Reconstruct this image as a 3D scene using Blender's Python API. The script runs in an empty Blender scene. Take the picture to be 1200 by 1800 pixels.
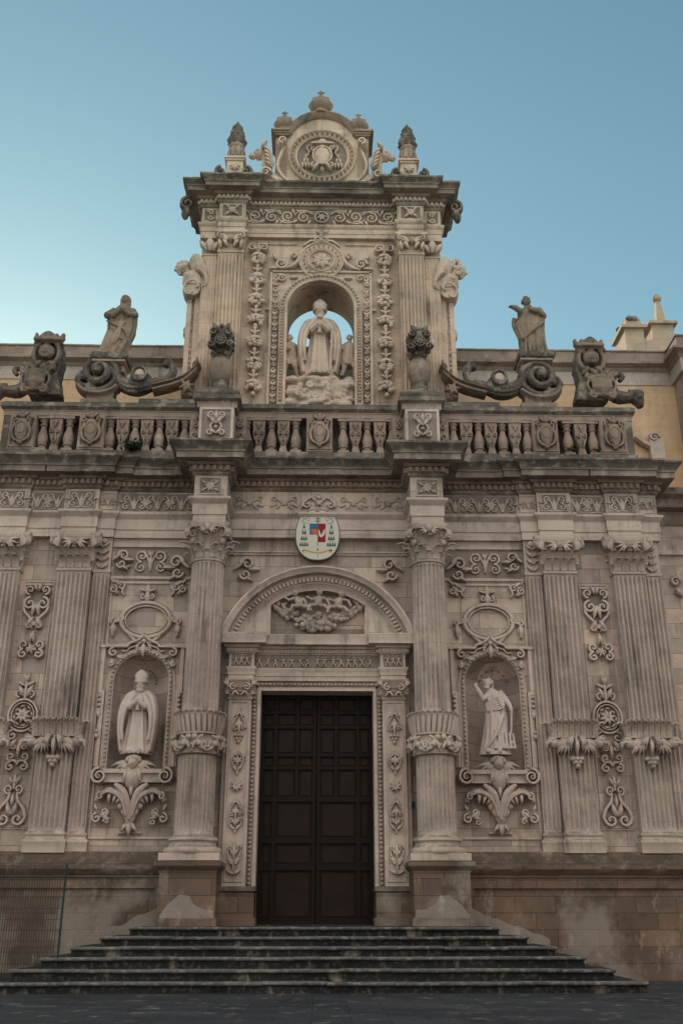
import bpy, math, random
from math import sin, cos, pi, radians, sqrt, atan2
from mathutils import Vector, Matrix, noise as mnoise
random.seed(7)
S = bpy.context.scene
COL = S.collection
# ------------------------------------------------------------------ camera
PITCH, YAW, FPX = radians(22.27), radians(1.2), 1720.0
CAM = (0.1, -25.0, 1.45)
cd = bpy.data.cameras.new('camera'); cam = bpy.data.objects.new('camera', cd); COL.objects.link(cam)
cam.location = CAM
cam.rotation_euler = (pi/2 + PITCH, 0, -YAW)
cd.sensor_fit = 'VERTICAL'; cd.sensor_height = 36.0; cd.lens = 36.0*FPX/1800.0
cd.clip_start = 0.1; cd.clip_end = 3000
S.camera = cam
# ------------------------------------------------------------------ world, sun, exposure
SUN_EL, SUN_AZ = radians(20), radians(-20)        # azimuth from +Y towards +X: low, behind the church and to its left
w = bpy.data.worlds.new('World'); S.world = w; w.use_nodes = True
nt = w.node_tree; nt.nodes.clear()
sky = nt.nodes.new('ShaderNodeTexSky'); sky.sky_type = 'NISHITA'; sky.sun_disc = False
sky.sun_elevation = SUN_EL; sky.sun_rotation = SUN_AZ
sky.altitude = 50; sky.air_density = 1.0; sky.dust_density = 0.22; sky.ozone_density = 2.0
tint = nt.nodes.new('ShaderNodeMix'); tint.data_type = 'RGBA'; tint.blend_type = 'MULTIPLY'
tint.inputs['Factor'].default_value = 1.0; tint.inputs['B'].default_value = (1.04, 1.17, 0.85, 1)   # clear, slightly green evening air
bg = nt.nodes.new('ShaderNodeBackground'); bg.inputs['Strength'].default_value = 0.058
wo = nt.nodes.new('ShaderNodeOutputWorld')
# unseen cloud bank added opposite the sun to light the shaded church front
ADDED_CLOUD = 16.0
def wn(t, **k):
    n = nt.nodes.new(t)
    for a, v in k.items(): setattr(n, a, v)
    return n
def wrange(src, a, b):
    r = wn('ShaderNodeMapRange', interpolation_type='SMOOTHSTEP'); r.inputs['From Min'].default_value = a; r.inputs['From Max'].default_value = b
    nt.links.new(src, r.inputs['Value']); return r.outputs[0]
def wmul(a, b):
    n = wn('ShaderNodeMath', operation='MULTIPLY'); nt.links.new(a, n.inputs[0]); nt.links.new(b, n.inputs[1]); return n.outputs[0]
tc = wn('ShaderNodeTexCoord'); sp = wn('ShaderNodeSeparateXYZ'); nt.links.new(tc.outputs['Generated'], sp.inputs[0])
ng = wn('ShaderNodeMath', operation='MULTIPLY'); ng.inputs[1].default_value = -1; nt.links.new(sp.outputs[1], ng.inputs[0])
nz_ = wn('ShaderNodeTexNoise'); nz_.inputs['Scale'].default_value = 3.2; nz_.inputs['Detail'].default_value = 7; nt.links.new(tc.outputs['Generated'], nz_.inputs['Vector'])
fac = wmul(wmul(wrange(ng.outputs[0], .05, .40), wrange(sp.outputs[2], .36, .70)), wrange(nz_.outputs['Fac'], .30, .52))
cl = wn('ShaderNodeMix', data_type='RGBA'); cl.inputs['B'].default_value = (ADDED_CLOUD, ADDED_CLOUD*.90, ADDED_CLOUD*.80, 1)
nt.links.new(sky.outputs[0], tint.inputs['A']); nt.links.new(tint.outputs['Result'], cl.inputs['A']); nt.links.new(fac, cl.inputs['Factor']); nt.links.new(cl.outputs['Result'], bg.inputs['Color'])
nt.links.new(bg.outputs[0], wo.inputs['Surface'])
sd = bpy.data.lights.new('sun', 'SUN'); sd.energy = 2.0; sd.angle = radians(0.5); sd.color = (1.0, 0.85, 0.71)
sun = bpy.data.objects.new('sun', sd); COL.objects.link(sun)
dirn = Vector((sin(SUN_AZ)*cos(SUN_EL), cos(SUN_AZ)*cos(SUN_EL), sin(SUN_EL)))
sun.rotation_euler = dirn.to_track_quat('Z', 'Y').to_euler(); sun.location = (-60, 60, 60)
S.view_settings.view_transform = 'Standard'; S.view_settings.look = 'None'
S.view_settings.exposure = 1.55; S.view_settings.gamma = 1.0
S.cycles.max_bounces = 6; S.cycles.diffuse_bounces = 4

# ------------------------------------------------------------------ photo pixel -> point on the vertical plane y = Y
def W(px, py, Y):
    a = (px-600)/FPX; b = (900-py)/FPX
    fx, fy = sin(YAW), cos(YAW); c, s = cos(PITCH), sin(PITCH)
    d = (fx*c + a*fy - b*fx*s, fy*c - a*fx - b*fy*s, s + b*c)
    t = (Y-CAM[1])/d[1]
    return (CAM[0]+d[0]*t, CAM[2]+d[2]*t)
def W3(px, py, Y):
    x, z = W(px, py, Y); return (x, Y, z)

# ------------------------------------------------------------------ mesh builder
class M:
    def __init__(s): s.v = []; s.f = []
    def add(s, vs, fs):
        o = len(s.v); s.v.extend([tuple(p) for p in vs]); s.f.extend([tuple(i+o for i in f) for f in fs]); return s
    def join(s, m): return s.add(m.v, m.f)
    def mirrored(s):
        m = M(); m.v = [(-x, y, z) for x, y, z in s.v]; m.f = [tuple(reversed(f)) for f in s.f]; return m
    def sym(s): return s.join(s.mirrored())
    def tf(s, mat):
        s.v = [tuple(mat @ Vector(p)) for p in s.v]; return s
    def box(s, x0, x1, y0, y1, z0, z1, ch=0.0):
        if x1 < x0: x0, x1 = x1, x0
        if y1 < y0: y0, y1 = y1, y0
        v = [(x0,y0,z0),(x1,y0,z0),(x1,y1,z0),(x0,y1,z0),(x0,y0,z1),(x1,y0,z1),(x1,y1,z1),(x0,y1,z1)]
        return s.add(v, [(0,3,2,1),(4,5,6,7),(0,1,5,4),(1,2,6,5),(2,3,7,6),(3,0,4,7)])
    def frustum(s, x, y, z0, z1, a0, b0, a1, b1):
        v = [(x-a0,y-b0,z0),(x+a0,y-b0,z0),(x+a0,y+b0,z0),(x-a0,y+b0,z0),(x-a1,y-b1,z1),(x+a1,y-b1,z1),(x+a1,y+b1,z1),(x-a1,y+b1,z1)]
        return s.add(v, [(0,3,2,1),(4,5,6,7),(0,1,5,4),(1,2,6,5),(2,3,7,6),(3,0,4,7)])
    def prism(s, poly, y0, y1):
        n = len(poly)
        a = sum(poly[i][0]*poly[(i+1)%n][1]-poly[(i+1)%n][0]*poly[i][1] for i in range(n))
        if a < 0: poly = poly[::-1]
        v = [(x,y0,z) for x,z in poly]+[(x,y1,z) for x,z in poly]
        f = [tuple(range(n)), tuple(range(2*n-1, n-1, -1))]
        f += [((i+1)%n, i, i+n, (i+1)%n+n) for i in range(n)]
        return s.add(v, f)
    def strip(s, pts, ws, ts, side=(0,1,0), n=6):
        """swept lens section: half width ws along side, half thickness ts across it"""
        P = [Vector(p) for p in pts]; k = len(P); sd = Vector(side).normalized()
        if not hasattr(ws, '__len__'): ws = [ws]*k
        if not hasattr(ts, '__len__'): ts = [ts]*k
        vs = []
        for i in range(k):
            t = (P[min(i+1,k-1)]-P[max(i-1,0)])
            if t.length < 1e-9: t = Vector((0,0,1))
            t.normalize(); nn = t.cross(sd)
            if nn.length < 1e-4: nn = t.orthogonal()
            nn.normalize(); s2 = nn.cross(t).normalized()
            for j in range(n):
                a = 2*pi*j/n+pi/n
                vs.append(P[i]+s2*cos(a)*ws[i]+nn*sin(a)*ts[i])
        fs = [(i*n+j, i*n+(j+1)%n, (i+1)*n+(j+1)%n, (i+1)*n+j) for i in range(k-1) for j in range(n)]
        fs += [tuple(range(n-1,-1,-1)), tuple(range((k-1)*n, k*n))]
        return s.add(vs, fs)
    def tube(s, pts, rs, n=8):
        return s.strip(pts, rs, rs, (0.13,1,0.07), n)
    def ball(s, c, r, nu=10, nv=6):
        if not hasattr(r, '__len__'): r = (r,r,r)
        vs = [(c[0],c[1],c[2]-r[2])]; fs = []
        for i in range(1, nv):
            ph = -pi/2+pi*i/nv
            for j in range(nu):
                a = 2*pi*j/nu; vs.append((c[0]+r[0]*cos(ph)*cos(a), c[1]+r[1]*cos(ph)*sin(a), c[2]+r[2]*sin(ph)))
        vs.append((c[0],c[1],c[2]+r[2])); t = len(vs)-1
        for j in range(nu): fs.append((0, 1+(j+1)%nu, 1+j)); fs.append((t, t-nu+j, t-nu+(j+1)%nu))
        for i in range(nv-2):
            for j in range(nu):
                a = 1+i*nu+j; b = 1+i*nu+(j+1)%nu; fs.append((a, b, b+nu, a+nu))
        return s.add(vs, fs)
    def lathe(s, prof, c, n=16, mod=None):
        k = len(prof); vs = []
        for i, (r, z) in enumerate(prof):
            for j in range(n):
                a = 2*pi*j/n; q = r*(mod(a, i) if mod else 1); vs.append((c[0]+q*cos(a), c[1]+q*sin(a), c[2]+z))
        fs = [(i*n+j, i*n+(j+1)%n, (i+1)*n+(j+1)%n, (i+1)*n+j) for i in range(k-1) for j in range(n)]
        fs += [tuple(range(n-1,-1,-1)), tuple(range((k-1)*n, k*n))]
        return s.add(vs, fs)
    def loft(s, rings, n=40, fold=None):
        """rings: (z, rx, ry, cx, cy)"""
        k = len(rings); vs = []
        for i, (z, rx, ry, cx, cy) in enumerate(rings):
            for j in range(n):
                a = 2*pi*j/n; q = fold(a, i/(k-1)) if fold else 1
                vs.append((cx+rx*q*cos(a), cy+ry*q*sin(a), z))
        fs = [(i*n+j, i*n+(j+1)%n, (i+1)*n+(j+1)%n, (i+1)*n+j) for i in range(k-1) for j in range(n)]
        fs += [tuple(range(n-1,-1,-1)), tuple(range((k-1)*n, k*n))]
        return s.add(vs, fs)
    def sweep(s, prof, path, jit=0.):
        if jit: return s.worn_sweep(prof, path, jit)
        k = len(path); n = len(prof); vs = []
        for i, (x, y, mx, my) in enumerate(mitres(path)):
            for o, z in prof: vs.append((x+mx*o, y+my*o, z))
        fs = [(i*n+j, (i+1)*n+j, (i+1)*n+j+1, i*n+j+1) for i in range(k-1) for j in range(n-1)]
        fs += [tuple(range(n)), tuple(range(k*n-1, (k-1)*n-1, -1))]
        return s.add(vs, fs)
    def worn_sweep(s, prof, path, jit):
        """the same moulding, cut short and chipped along its edges"""
        n = len(prof); vs = []; mt = mitres(path); rows = []
        for i in range(len(path)-1):
            a, b = mt[i], mt[i+1]; q = max(1, int(sqrt((a[0]-b[0])**2+(a[1]-b[1])**2)/.11))
            for j in range(q): rows.append((tuple(a[c]+(b[c]-a[c])*j/q for c in range(4)), j > 0))
        rows.append((mt[-1], False))
        omax = max(.05, max(o for o, z in prof))
        for (x, y, mx, my), free in rows:
            for o, z in prof:
                f = jit*(.35+.65*max(0,o)/omax) if free and o > -.05 else 0
                c = mnoise.noise((x*2.3, y*2.3, z*5))*.7+mnoise.noise((x*8, y*8, z*9))*.5; c = c-1.1*max(0, mnoise.noise((x*3.1+9, y*3, z*2))-.25)
                vs.append((x+mx*(o+c*f), y+my*(o+c*f), z+c*f*.6))
        k = len(rows)
        fs = [(i*n+j, (i+1)*n+j, (i+1)*n+j+1, i*n+j+1) for i in range(k-1) for j in range(n-1)]
        fs += [tuple(range(n)), tuple(range(k*n-1, (k-1)*n-1, -1))]
        return s.add(vs, fs)
    def dentils(s, path, o0, o1, z0, z1, pitch, wd):
        s.sweep([(o0-.03,z0+.01),(o0+.008,z0+.01),(o0+.008,z1-.01),(o0-.03,z1-.01)], path)
        mt = mitres(path)
        for i in range(len(path)-1):
            a = Vector((mt[i][0]+mt[i][2]*o0, mt[i][1]+mt[i][3]*o0)); b = Vector((mt[i+1][0]+mt[i+1][2]*o0, mt[i+1][1]+mt[i+1][3]*o0))
            d = b-a; L = d.length
            if L < pitch*.8: continue
            d /= L; nn = Vector((d.y, -d.x)); q = max(1, int(L/pitch)); st = L/q
            for j in range(q):
                c = a+d*(st*(j+.5)); p = c-d*wd/2; r = c+d*wd/2+nn*(o1-o0)
                s.box(p.x, r.x, p.y, r.y, z0, z1)
    def arc_sweep(s, cx, cz, r, a0, a1, prof, n=28):
        """prof: (radial offset, y)"""
        k = len(prof); vs = []
        for i in range(n+1):
            a = a0+(a1-a0)*i/n
            for dr, y in prof: vs.append((cx+(r+dr)*cos(a), y, cz+(r+dr)*sin(a)))
        fs = [(i*k+j, i*k+(j+1)%k, (i+1)*k+(j+1)%k, (i+1)*k+j) for i in range(n) for j in range(k)]
        fs += [tuple(range(k-1,-1,-1)), tuple(range(n*k, (n+1)*k))]
        return s.add(vs, fs)
    def frame(s, x0, x1, z0, z1, wd, y0, y1):
        s.box(x0,x1,y0,y1,z1-wd,z1); s.box(x0,x1,y0,y1,z0,z0+wd)
        s.box(x0,x0+wd,y0,y1,z0+wd,z1-wd); s.box(x1-wd,x1,y0,y1,z0+wd,z1-wd); return s

def mitres(path):
    k = len(path); out = []
    ns = []
    for i in range(k-1):
        d = Vector((path[i+1][0]-path[i][0], path[i+1][1]-path[i][1])).normalized(); ns.append(Vector((d.y, -d.x)))
    for i in range(k):
        n1 = ns[max(i-1,0)]; n2 = ns[min(i,k-2)]
        m = (n1+n2)/(1+n1.dot(n2)) if 1+n1.dot(n2) > 1e-3 else n1
        out.append((path[i][0], path[i][1], m.x, m.y))
    return out
def sympath(half): return [(-x, y) for x, y in reversed(half)]+list(half)

def catmull(P, k=6):
    P = [Vector(p) for p in P]; out = []
    for i in range(len(P)-1):
        a = P[max(i-1,0)]; b = P[i]; c = P[i+1]; d = P[min(i+2,len(P)-1)]
        for j in range(k):
            t = j/k; out.append(.5*((2*b)+(c-a)*t+(2*a-5*b+4*c-d)*t*t+(3*b-a-3*c+d)*t**3))
    out.append(P[-1]); return out
def lerpr(vals, k):
    out = []
    for i in range(k):
        t = i/(k-1)*(len(vals)-1); a = int(min(t, len(vals)-2)); out.append(vals[a]+(vals[a+1]-vals[a])*(t-a))
    return out

class R(M):
    """relief carving on a vertical plane: (u,v) metres about (x0,z0), standing d proud of y0"""
    def __init__(s, x0, z0, y0, d=.07, k=1.0):
        super().__init__(); s.x0, s.z0, s.y0, s.d, s.k = x0, z0, y0, d*1.35, k
    def p(s, u, v, h=None): return (s.x0+u*s.k, s.y0-(s.d*.38 if h is None else h+s.d*.3), s.z0+v*s.k)
    def vine(s, pts, w=.03, d=None, taper=None, k=5):
        C = catmull([(u,v,0) for u,v in pts], k); P = [s.p(c.x, c.y, 0) for c in C]
        w *= 1.3; ws = lerpr(taper or [.6,1,1,.5], len(P)); d = d or s.d
        return s.strip(P, [d*(.5+.5*q) for q in ws], [w*s.k*q for q in ws], (0,1,0), 6)
    def scroll(s, cx, cy, r, a0=0., turns=1.4, dr=1, w=.035, d=None, eye=True, tail=None):
        n = int(14*turns); pts = []
        for i in range(n+1):
            t = i/n; a = a0+dr*2*pi*turns*t; q = r*(1-t*.86); pts.append((cx+q*cos(a), cy+q*sin(a)))
        if tail: pts = tail+pts
        P = [s.p(u,v) for u,v in pts]; m = len(P); d = d or s.d; w *= 1.3
        s.strip(P, [d*(1-.1*i/m) for i in range(m)], [w*s.k*(1-.45*i/m) for i in range(m)], (0,1,0), 6)
        if eye: s.bud(cx, cy, r*.24, d*1.25)
        return s
    def bud(s, u, v, r, d=None):
        d = d or s.d; c = s.p(u,v); return s.ball(c, (r*s.k, d, r*s.k), 9, 6)
    def leaf(s, u, v, a, L, wd=.3, d=None, bend=0.):
        d = d or s.d; P = []; n = 6; ang = a; wd *= 1.3
        x, y = u, v
        for i in range(n+1):
            P.append(s.p(x, y, .35*d*sin(pi*i/n))); ang += bend/n; x += L/n*cos(ang); y += L/n*sin(ang)
        prof = [.35,.75,1,.95,.7,.4,.08]
        return s.strip(P, [d*(.4+.6*q) for q in prof], [L*wd*.5*q*s.k for q in prof], (0,1,0), 6)
    def rosette(s, u, v, r, n=8, d=None):
        for i in range(n): s.leaf(u, v, 2*pi*i/n+.2, r, .5, d)
        return s.bud(u, v, r*.28, (d or s.d)*1.4)
    def ring(s, u, v, rx, ry, w, d=None, n=28):
        d = d or s.d
        P = [s.p(u+rx*cos(2*pi*i/n), v+ry*sin(2*pi*i/n)) for i in range(n+1)]
        return s.strip(P, d, w*s.k, (0,1,0), 6)
    def beads(s, pts, r, step, d=None):
        C = [Vector(p) for p in pts]; acc = 0
        for i in range(len(C)-1):
            L = (C[i+1]-C[i]).length
            while acc < L:
                q = C[i]+(C[i+1]-C[i])*(acc/L if L else 0); s.ball(s.p(q.x,q.y), (r*s.k, d or s.d, r*s.k), 6, 4); acc += step
            acc -= L
        return s
    def symu(s):
        """mirror about the local u = 0 axis"""
        n = len(s.v); s.v += [(2*s.x0-x, y, z) for x, y, z in s.v]; s.f += [tuple(i+n for i in reversed(f)) for f in s.f]; return s
    def cherub(s, u, v, r, wing=True, d=None):
        d = d or s.d
        s.ball(s.p(u,v), (r*.8*s.k, d*1.7, r*s.k), 10, 7)
        s.ball(s.p(u,v-.05*r,d*1.5), (r*.16*s.k, d*.5, r*.2*s.k), 6, 4)
        for q in (-1,1):
            s.ball(s.p(u+q*r*.55,v+r*.45), (r*.45*s.k, d*1.3, r*.45*s.k), 7, 5)
            if wing:
                for i in range(4): s.leaf(u+q*r*.6, v-.2*r, (pi/2-q*pi/2)+q*(.75-.5*i), r*(2.6-.3*i), .3, d*1.1, -q*.6)
        return s
    def putto(s, u, v, h, lean=0., seed=0, d=None):
        d = d or s.d*.8; rr = random.Random(seed); q = rr.choice((-1,1))
        hip = (u, v+h*.45); sh = (u+lean*h*.3, v+h*.75)
        s.strip([s.p(*hip), s.p((hip[0]+sh[0])/2, (hip[1]+sh[1])/2), s.p(*sh)], d, [h*.1*s.k, h*.12*s.k, h*.1*s.k], (0,1,0))
        s.ball(s.p(sh[0]+lean*h*.08, sh[1]+h*.17), (h*.1*s.k, d*1.1, h*.11*s.k), 8, 5)
        for k, o in ((q,.2),(-q,.1)):
            kx = hip[0]+k*h*(.1+.1*rr.random()); fx = kx+k*h*(o-.08)*rr.random()*1.5
            s.strip([s.p(*hip), s.p(kx, v+h*.22), s.p(fx, v)], d*.8, [h*.075*s.k, h*.06*s.k, h*.04*s.k], (0,1,0))
            ex = sh[0]+k*h*.2; ez = sh[1]-h*.12*rr.random(); hx = ex+k*h*.16*rr.random(); hz = ez+h*(rr.random()-.4)*.4
            s.strip([s.p(*sh), s.p(ex, ez), s.p(hx, hz)], d*.7, [h*.055*s.k, h*.045*s.k, h*.035*s.k], (0,1,0))
        return s

# ------------------------------------------------------------------ objects
def empty(name, label=None, cat=None, loc=(0,0,0), group=None):
    o = bpy.data.objects.new(name, None); COL.objects.link(o); o.location = loc; o.empty_display_size = .2
    if label: o['label'] = label
    if cat: o['category'] = cat
    if group: o['group'] = group
    return o
def obj(name, m, mat, parent=None, smooth=35, label=None, cat=None, group=None, kind=None, mesh=None):
    if mesh is None:
        me = bpy.data.meshes.new(name); me.from_pydata(m.v, [], m.f); me.update()
    else: me = mesh
    if smooth:
        me.polygons.foreach_set('use_smooth', [True]*len(me.polygons)); me.set_sharp_from_angle(angle=radians(smooth))
    if not me.materials: me.materials.append(mat)
    o = bpy.data.objects.new(name, me); COL.objects.link(o)
    if parent:
        o.parent = parent
        o.matrix_parent_inverse = parent_world(parent).inverted()
    if label: o['label'] = label
    if cat: o['category'] = cat
    if group: o['group'] = group
    if kind: o['kind'] = kind
    return o
def parent_world(p):
    m = Matrix.LocRotScale(p.location, p.rotation_euler, p.scale)
    return m if p.parent is None else parent_world(p.parent) @ p.matrix_parent_inverse @ m
def both(name, m, mat, parent, **k):
    """a part on the right side of the facade and its mirror image on the left"""
    return obj(name, m, mat, parent, **k), obj(name, m.mirrored(), mat, parent, **k)
def fuse(m, vox, smooth=2, amp=0., sc=6.):
    """one continuous carved surface out of overlapping shapes"""
    me = bpy.data.meshes.new('t'); me.from_pydata(m.v, [], m.f); me.update()
    o = bpy.data.objects.new('t', me); COL.objects.link(o)
    md = o.modifiers.new('r', 'REMESH'); md.mode = 'VOXEL'; md.voxel_size = vox; md.use_smooth_shade = True
    if smooth: sm = o.modifiers.new('s', 'SMOOTH'); sm.factor = .5; sm.iterations = smooth
    dg = bpy.context.evaluated_depsgraph_get(); ev = o.evaluated_get(dg)
    r = bpy.data.meshes.new_from_object(ev)
    bpy.data.objects.remove(o); bpy.data.meshes.remove(me)
    if amp:
        nrm = [v.normal.copy() for v in r.vertices]; cos_ = [v.co.copy() for v in r.vertices]
        r.vertices.foreach_set('co', [q for c, k in zip(cos_, nrm) for q in c+k*(mnoise.noise(c*sc)*amp)]); r.update()
    return r

# ------------------------------------------------------------------ materials
def stone(name, base, alt, grime=.35, lichen=.6, speck=.3, bricks=.25, streak=.35, bump=.35, dark=(.035,.034,.03), patch=None, rough=.9, bw=.95, bh=.42):
    base, alt = [(c[0]*1.02, c[1]*.98, c[2]) for c in (base, alt)]        # the local limestone leans to pink
    m = bpy.data.materials.new(name); m.use_nodes = True; t = m.node_tree; N = t.nodes; L = t.links; N.clear()
    out = N.new('ShaderNodeOutputMaterial'); bs = N.new('ShaderNodeBsdfPrincipled'); L.new(bs.outputs[0], out.inputs[0])
    bs.inputs['Roughness'].default_value = rough; bs.inputs['Specular IOR Level'].default_value = .2
    g = N.new('ShaderNodeNewGeometry'); pos = g.outputs['Position']
    def nz(scale, detail=5, vec=pos, rgh=.6):
        n = N.new('ShaderNodeTexNoise'); n.inputs['Scale'].default_value = scale; n.inputs['Detail'].default_value = detail
        n.inputs['Roughness'].default_value = rgh; L.new(vec, n.inputs['Vector']); return n.outputs['Fac']
    def ramp(v, a, b):
        r = N.new('ShaderNodeMapRange'); r.inputs['From Min'].default_value = a; r.inputs['From Max'].default_value = b; L.new(v, r.inputs['Value']); return r.outputs[0]
    def mul(a, b):
        n = N.new('ShaderNodeMath'); n.operation = 'MULTIPLY'; L.new(a, n.inputs[0])
        if hasattr(b, 'node'): L.new(b, n.inputs[1])
        else: n.inputs[1].default_value = b
        return n.outputs[0]
    def mix(a, b, f, mode='MIX'):
        n = N.new('ShaderNodeMix'); n.data_type = 'RGBA'; n.blend_type = mode
        for v, k in ((a,'A'),(b,'B')):
            if hasattr(v, 'node'): L.new(v, n.inputs[k])
            else: n.inputs[k].default_value = (*v, 1)
        if hasattr(f, 'node'): L.new(f, n.inputs['Factor'])
        else: n.inputs['Factor'].default_value = f
        return n.outputs['Result']
    def mapv(sx, sy, sz):
        n = N.new('ShaderNodeMapping'); n.inputs['Scale'].default_value = (sx,sy,sz); L.new(pos, n.inputs['Vector']); return n.outputs[0]
    c = mix(base, alt, ramp(nz(.55, 6), .35, .68))
    hgt = None
    if bricks:
        sx = N.new('ShaderNodeSeparateXYZ'); L.new(pos, sx.inputs[0]); ad = N.new('ShaderNodeMath'); L.new(sx.outputs[0], ad.inputs[0]); L.new(sx.outputs[1], ad.inputs[1])
        cb = N.new('ShaderNodeCombineXYZ'); L.new(ad.outputs[0], cb.inputs[0]); L.new(sx.outputs[2], cb.inputs[1])
        br = N.new('ShaderNodeTexBrick'); br.inputs['Scale'].default_value = 1; br.inputs['Brick Width'].default_value = bw; br.inputs['Row Height'].default_value = bh
        br.inputs['Mortar Size'].default_value = .011; br.inputs['Mortar Smooth'].default_value = .3
        br.inputs['Color1'].default_value = (1.16,1.11,1.04,1); br.inputs['Color2'].default_value = (.62,.63,.64,1); br.inputs['Mortar'].default_value = (.40,.37,.34,1)
        L.new(cb.outputs[0], br.inputs['Vector']); c = mix(c, br.outputs['Color'], bricks*1.6 if bricks < .6 else 1., 'MULTIPLY'); hgt = br.outputs['Fac']
    c = mix(c, (.085,.08,.073), mul(mul(ramp(nz(1., 7, mapv(2.6,2.6,.24), .7), .52, .68), ramp(nz(.7, 4), .42, .60)), streak))
    c = mix(c, (.72,.67,.60), mul(ramp(nz(1.3, 7, mapv(1.6,1.6,.8), .68), .57, .70), .35))
    if patch: c = mix(c, patch[0], mul(ramp(nz(patch[1], 7), .52, .62), patch[2]))
    c = mix(c, dark, mul(ramp(nz(1.7, 9, pos, .7), .52, .74), grime))
    c = mix(c, (.06,.058,.054), mul(ramp(nz(26, 4, pos, .75), .56, .72), speck))
    sn = N.new('ShaderNodeSeparateXYZ'); L.new(g.outputs['Normal'], sn.inputs[0])
    c = mix(c, dark, mul(mul(ramp(sn.outputs[2], .15, .7), ramp(nz(5, 6), .3, .55)), lichen))
    L.new(c, bs.inputs['Base Color'])
    b = N.new('ShaderNodeBump'); b.inputs['Strength'].default_value = bump; b.inputs['Distance'].default_value = .03
    L.new(nz(16, 7, pos, .72), b.inputs['Height']); last = b
    if hgt:
        b2 = N.new('ShaderNodeBump'); b2.invert = True; b2.inputs['Strength'].default_value = .5; b2.inputs['Distance'].default_value = .01
        L.new(hgt, b2.inputs['Height']); L.new(b.outputs[0], b2.inputs['Normal']); last = b2
    L.new(last.outputs[0], bs.inputs['Normal'])
    return m
def plain(name, col, rough=.6, metal=0., noise=0., nscale=8., col2=None, bump=0.):
    m = bpy.data.materials.new(name); m.use_nodes = True; t = m.node_tree; bs = t.nodes['Principled BSDF']
    bs.inputs['Base Color'].default_value = (*col,1); bs.inputs['Specular IOR Level'].default_value = .2; bs.inputs['Roughness'].default_value = rough; bs.inputs['Metallic'].default_value = metal
    if noise:
        g = t.nodes.new('ShaderNodeNewGeometry'); n = t.nodes.new('ShaderNodeTexNoise'); n.inputs['Scale'].default_value = nscale; n.inputs['Detail'].default_value = 6
        t.links.new(g.outputs['Position'], n.inputs['Vector']); x = t.nodes.new('ShaderNodeMix'); x.data_type = 'RGBA'
        r = t.nodes.new('ShaderNodeMapRange'); r.inputs['From Min'].default_value = .5-noise*.5; r.inputs['From Max'].default_value = .5+noise*.5
        t.links.new(n.outputs['Fac'], r.inputs['Value']); t.links.new(r.outputs[0], x.inputs['Factor'])
        x.inputs['A'].default_value = (*col,1); x.inputs['B'].default_value = (*(col2 or [c*.5 for c in col]),1); t.links.new(x.outputs['Result'], bs.inputs['Base Color'])
        if bump:
            b = t.nodes.new('ShaderNodeBump'); b.inputs['Strength'].default_value = bump; b.inputs['Distance'].default_value = .02
            t.links.new(n.outputs['Fac'], b.inputs['Height']); t.links.new(b.outputs[0], bs.inputs['Normal'])
    return m
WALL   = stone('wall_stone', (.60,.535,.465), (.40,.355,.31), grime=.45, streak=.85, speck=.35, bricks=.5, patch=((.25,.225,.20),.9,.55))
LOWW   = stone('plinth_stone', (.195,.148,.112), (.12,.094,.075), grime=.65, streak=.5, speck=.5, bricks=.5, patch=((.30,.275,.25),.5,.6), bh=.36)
PALE   = stone('pale_stone', (.60,.535,.465), (.42,.37,.32), grime=.45, streak=.75, speck=.3, bricks=.12, lichen=.6)
CARVE  = stone('carved_stone', (.58,.515,.445), (.40,.35,.30), grime=.5, streak=.7, speck=.35, bricks=0, lichen=.6, bump=.6)
SHAFT  = stone('shaft_stone', (.57,.51,.45), (.40,.355,.31), grime=.45, streak=.95, speck=.6, bricks=.14, bump=.6, bh=.7, bw=3, patch=((.33,.30,.27),1.2,.5))
TOWER  = stone('tower_stone', (.69,.575,.455), (.49,.41,.33), grime=.5, streak=.9, speck=.4, bricks=.22)
TCARVE = stone('tower_carved_stone', (.69,.58,.47), (.50,.42,.34), grime=.45, streak=.65, speck=.4, bricks=0, bump=.6)
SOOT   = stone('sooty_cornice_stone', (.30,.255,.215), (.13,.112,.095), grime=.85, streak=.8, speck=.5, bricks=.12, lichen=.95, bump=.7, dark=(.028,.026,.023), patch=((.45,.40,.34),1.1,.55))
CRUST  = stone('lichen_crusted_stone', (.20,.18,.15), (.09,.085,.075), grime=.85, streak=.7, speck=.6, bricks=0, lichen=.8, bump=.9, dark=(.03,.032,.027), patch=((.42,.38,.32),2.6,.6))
OCHRE  = stone('ochre_plaster', (.66,.47,.285), (.58,.42,.265), grime=.25, streak=.35, speck=.1, bricks=.12, patch=((.50,.42,.34),.5,.7))
SUNNY  = stone('rooftop_stone', (.50,.41,.31), (.40,.33,.26), grime=.3, streak=.4, speck=.2, bricks=.15)
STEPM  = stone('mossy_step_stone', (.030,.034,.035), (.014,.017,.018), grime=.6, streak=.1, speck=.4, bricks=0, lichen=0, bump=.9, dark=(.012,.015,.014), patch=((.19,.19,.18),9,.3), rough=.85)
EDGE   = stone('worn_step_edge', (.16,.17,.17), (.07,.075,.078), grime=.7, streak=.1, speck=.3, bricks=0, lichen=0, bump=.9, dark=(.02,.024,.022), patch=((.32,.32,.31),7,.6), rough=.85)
STATD = stone('weathered_statue_stone', (.36,.29,.22), (.17,.145,.115), grime=.85, streak=.7, speck=.4, bricks=0, lichen=.75, bump=.5)
STIP   = stone('stippled_shade_ground', (.30,.265,.23), (.24,.21,.18), grime=.5, streak=.4, speck=.8, bricks=0, lichen=.3, bump=1.)  # pitted carving ground, darkened further to paint in crevice shade
MIDST  = stone('weathered_mid_stone', (.38,.31,.25), (.24,.195,.16), grime=.6, streak=.8, speck=.4, bricks=0, lichen=.7, bump=.6, dark=(.045,.042,.037))
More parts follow.
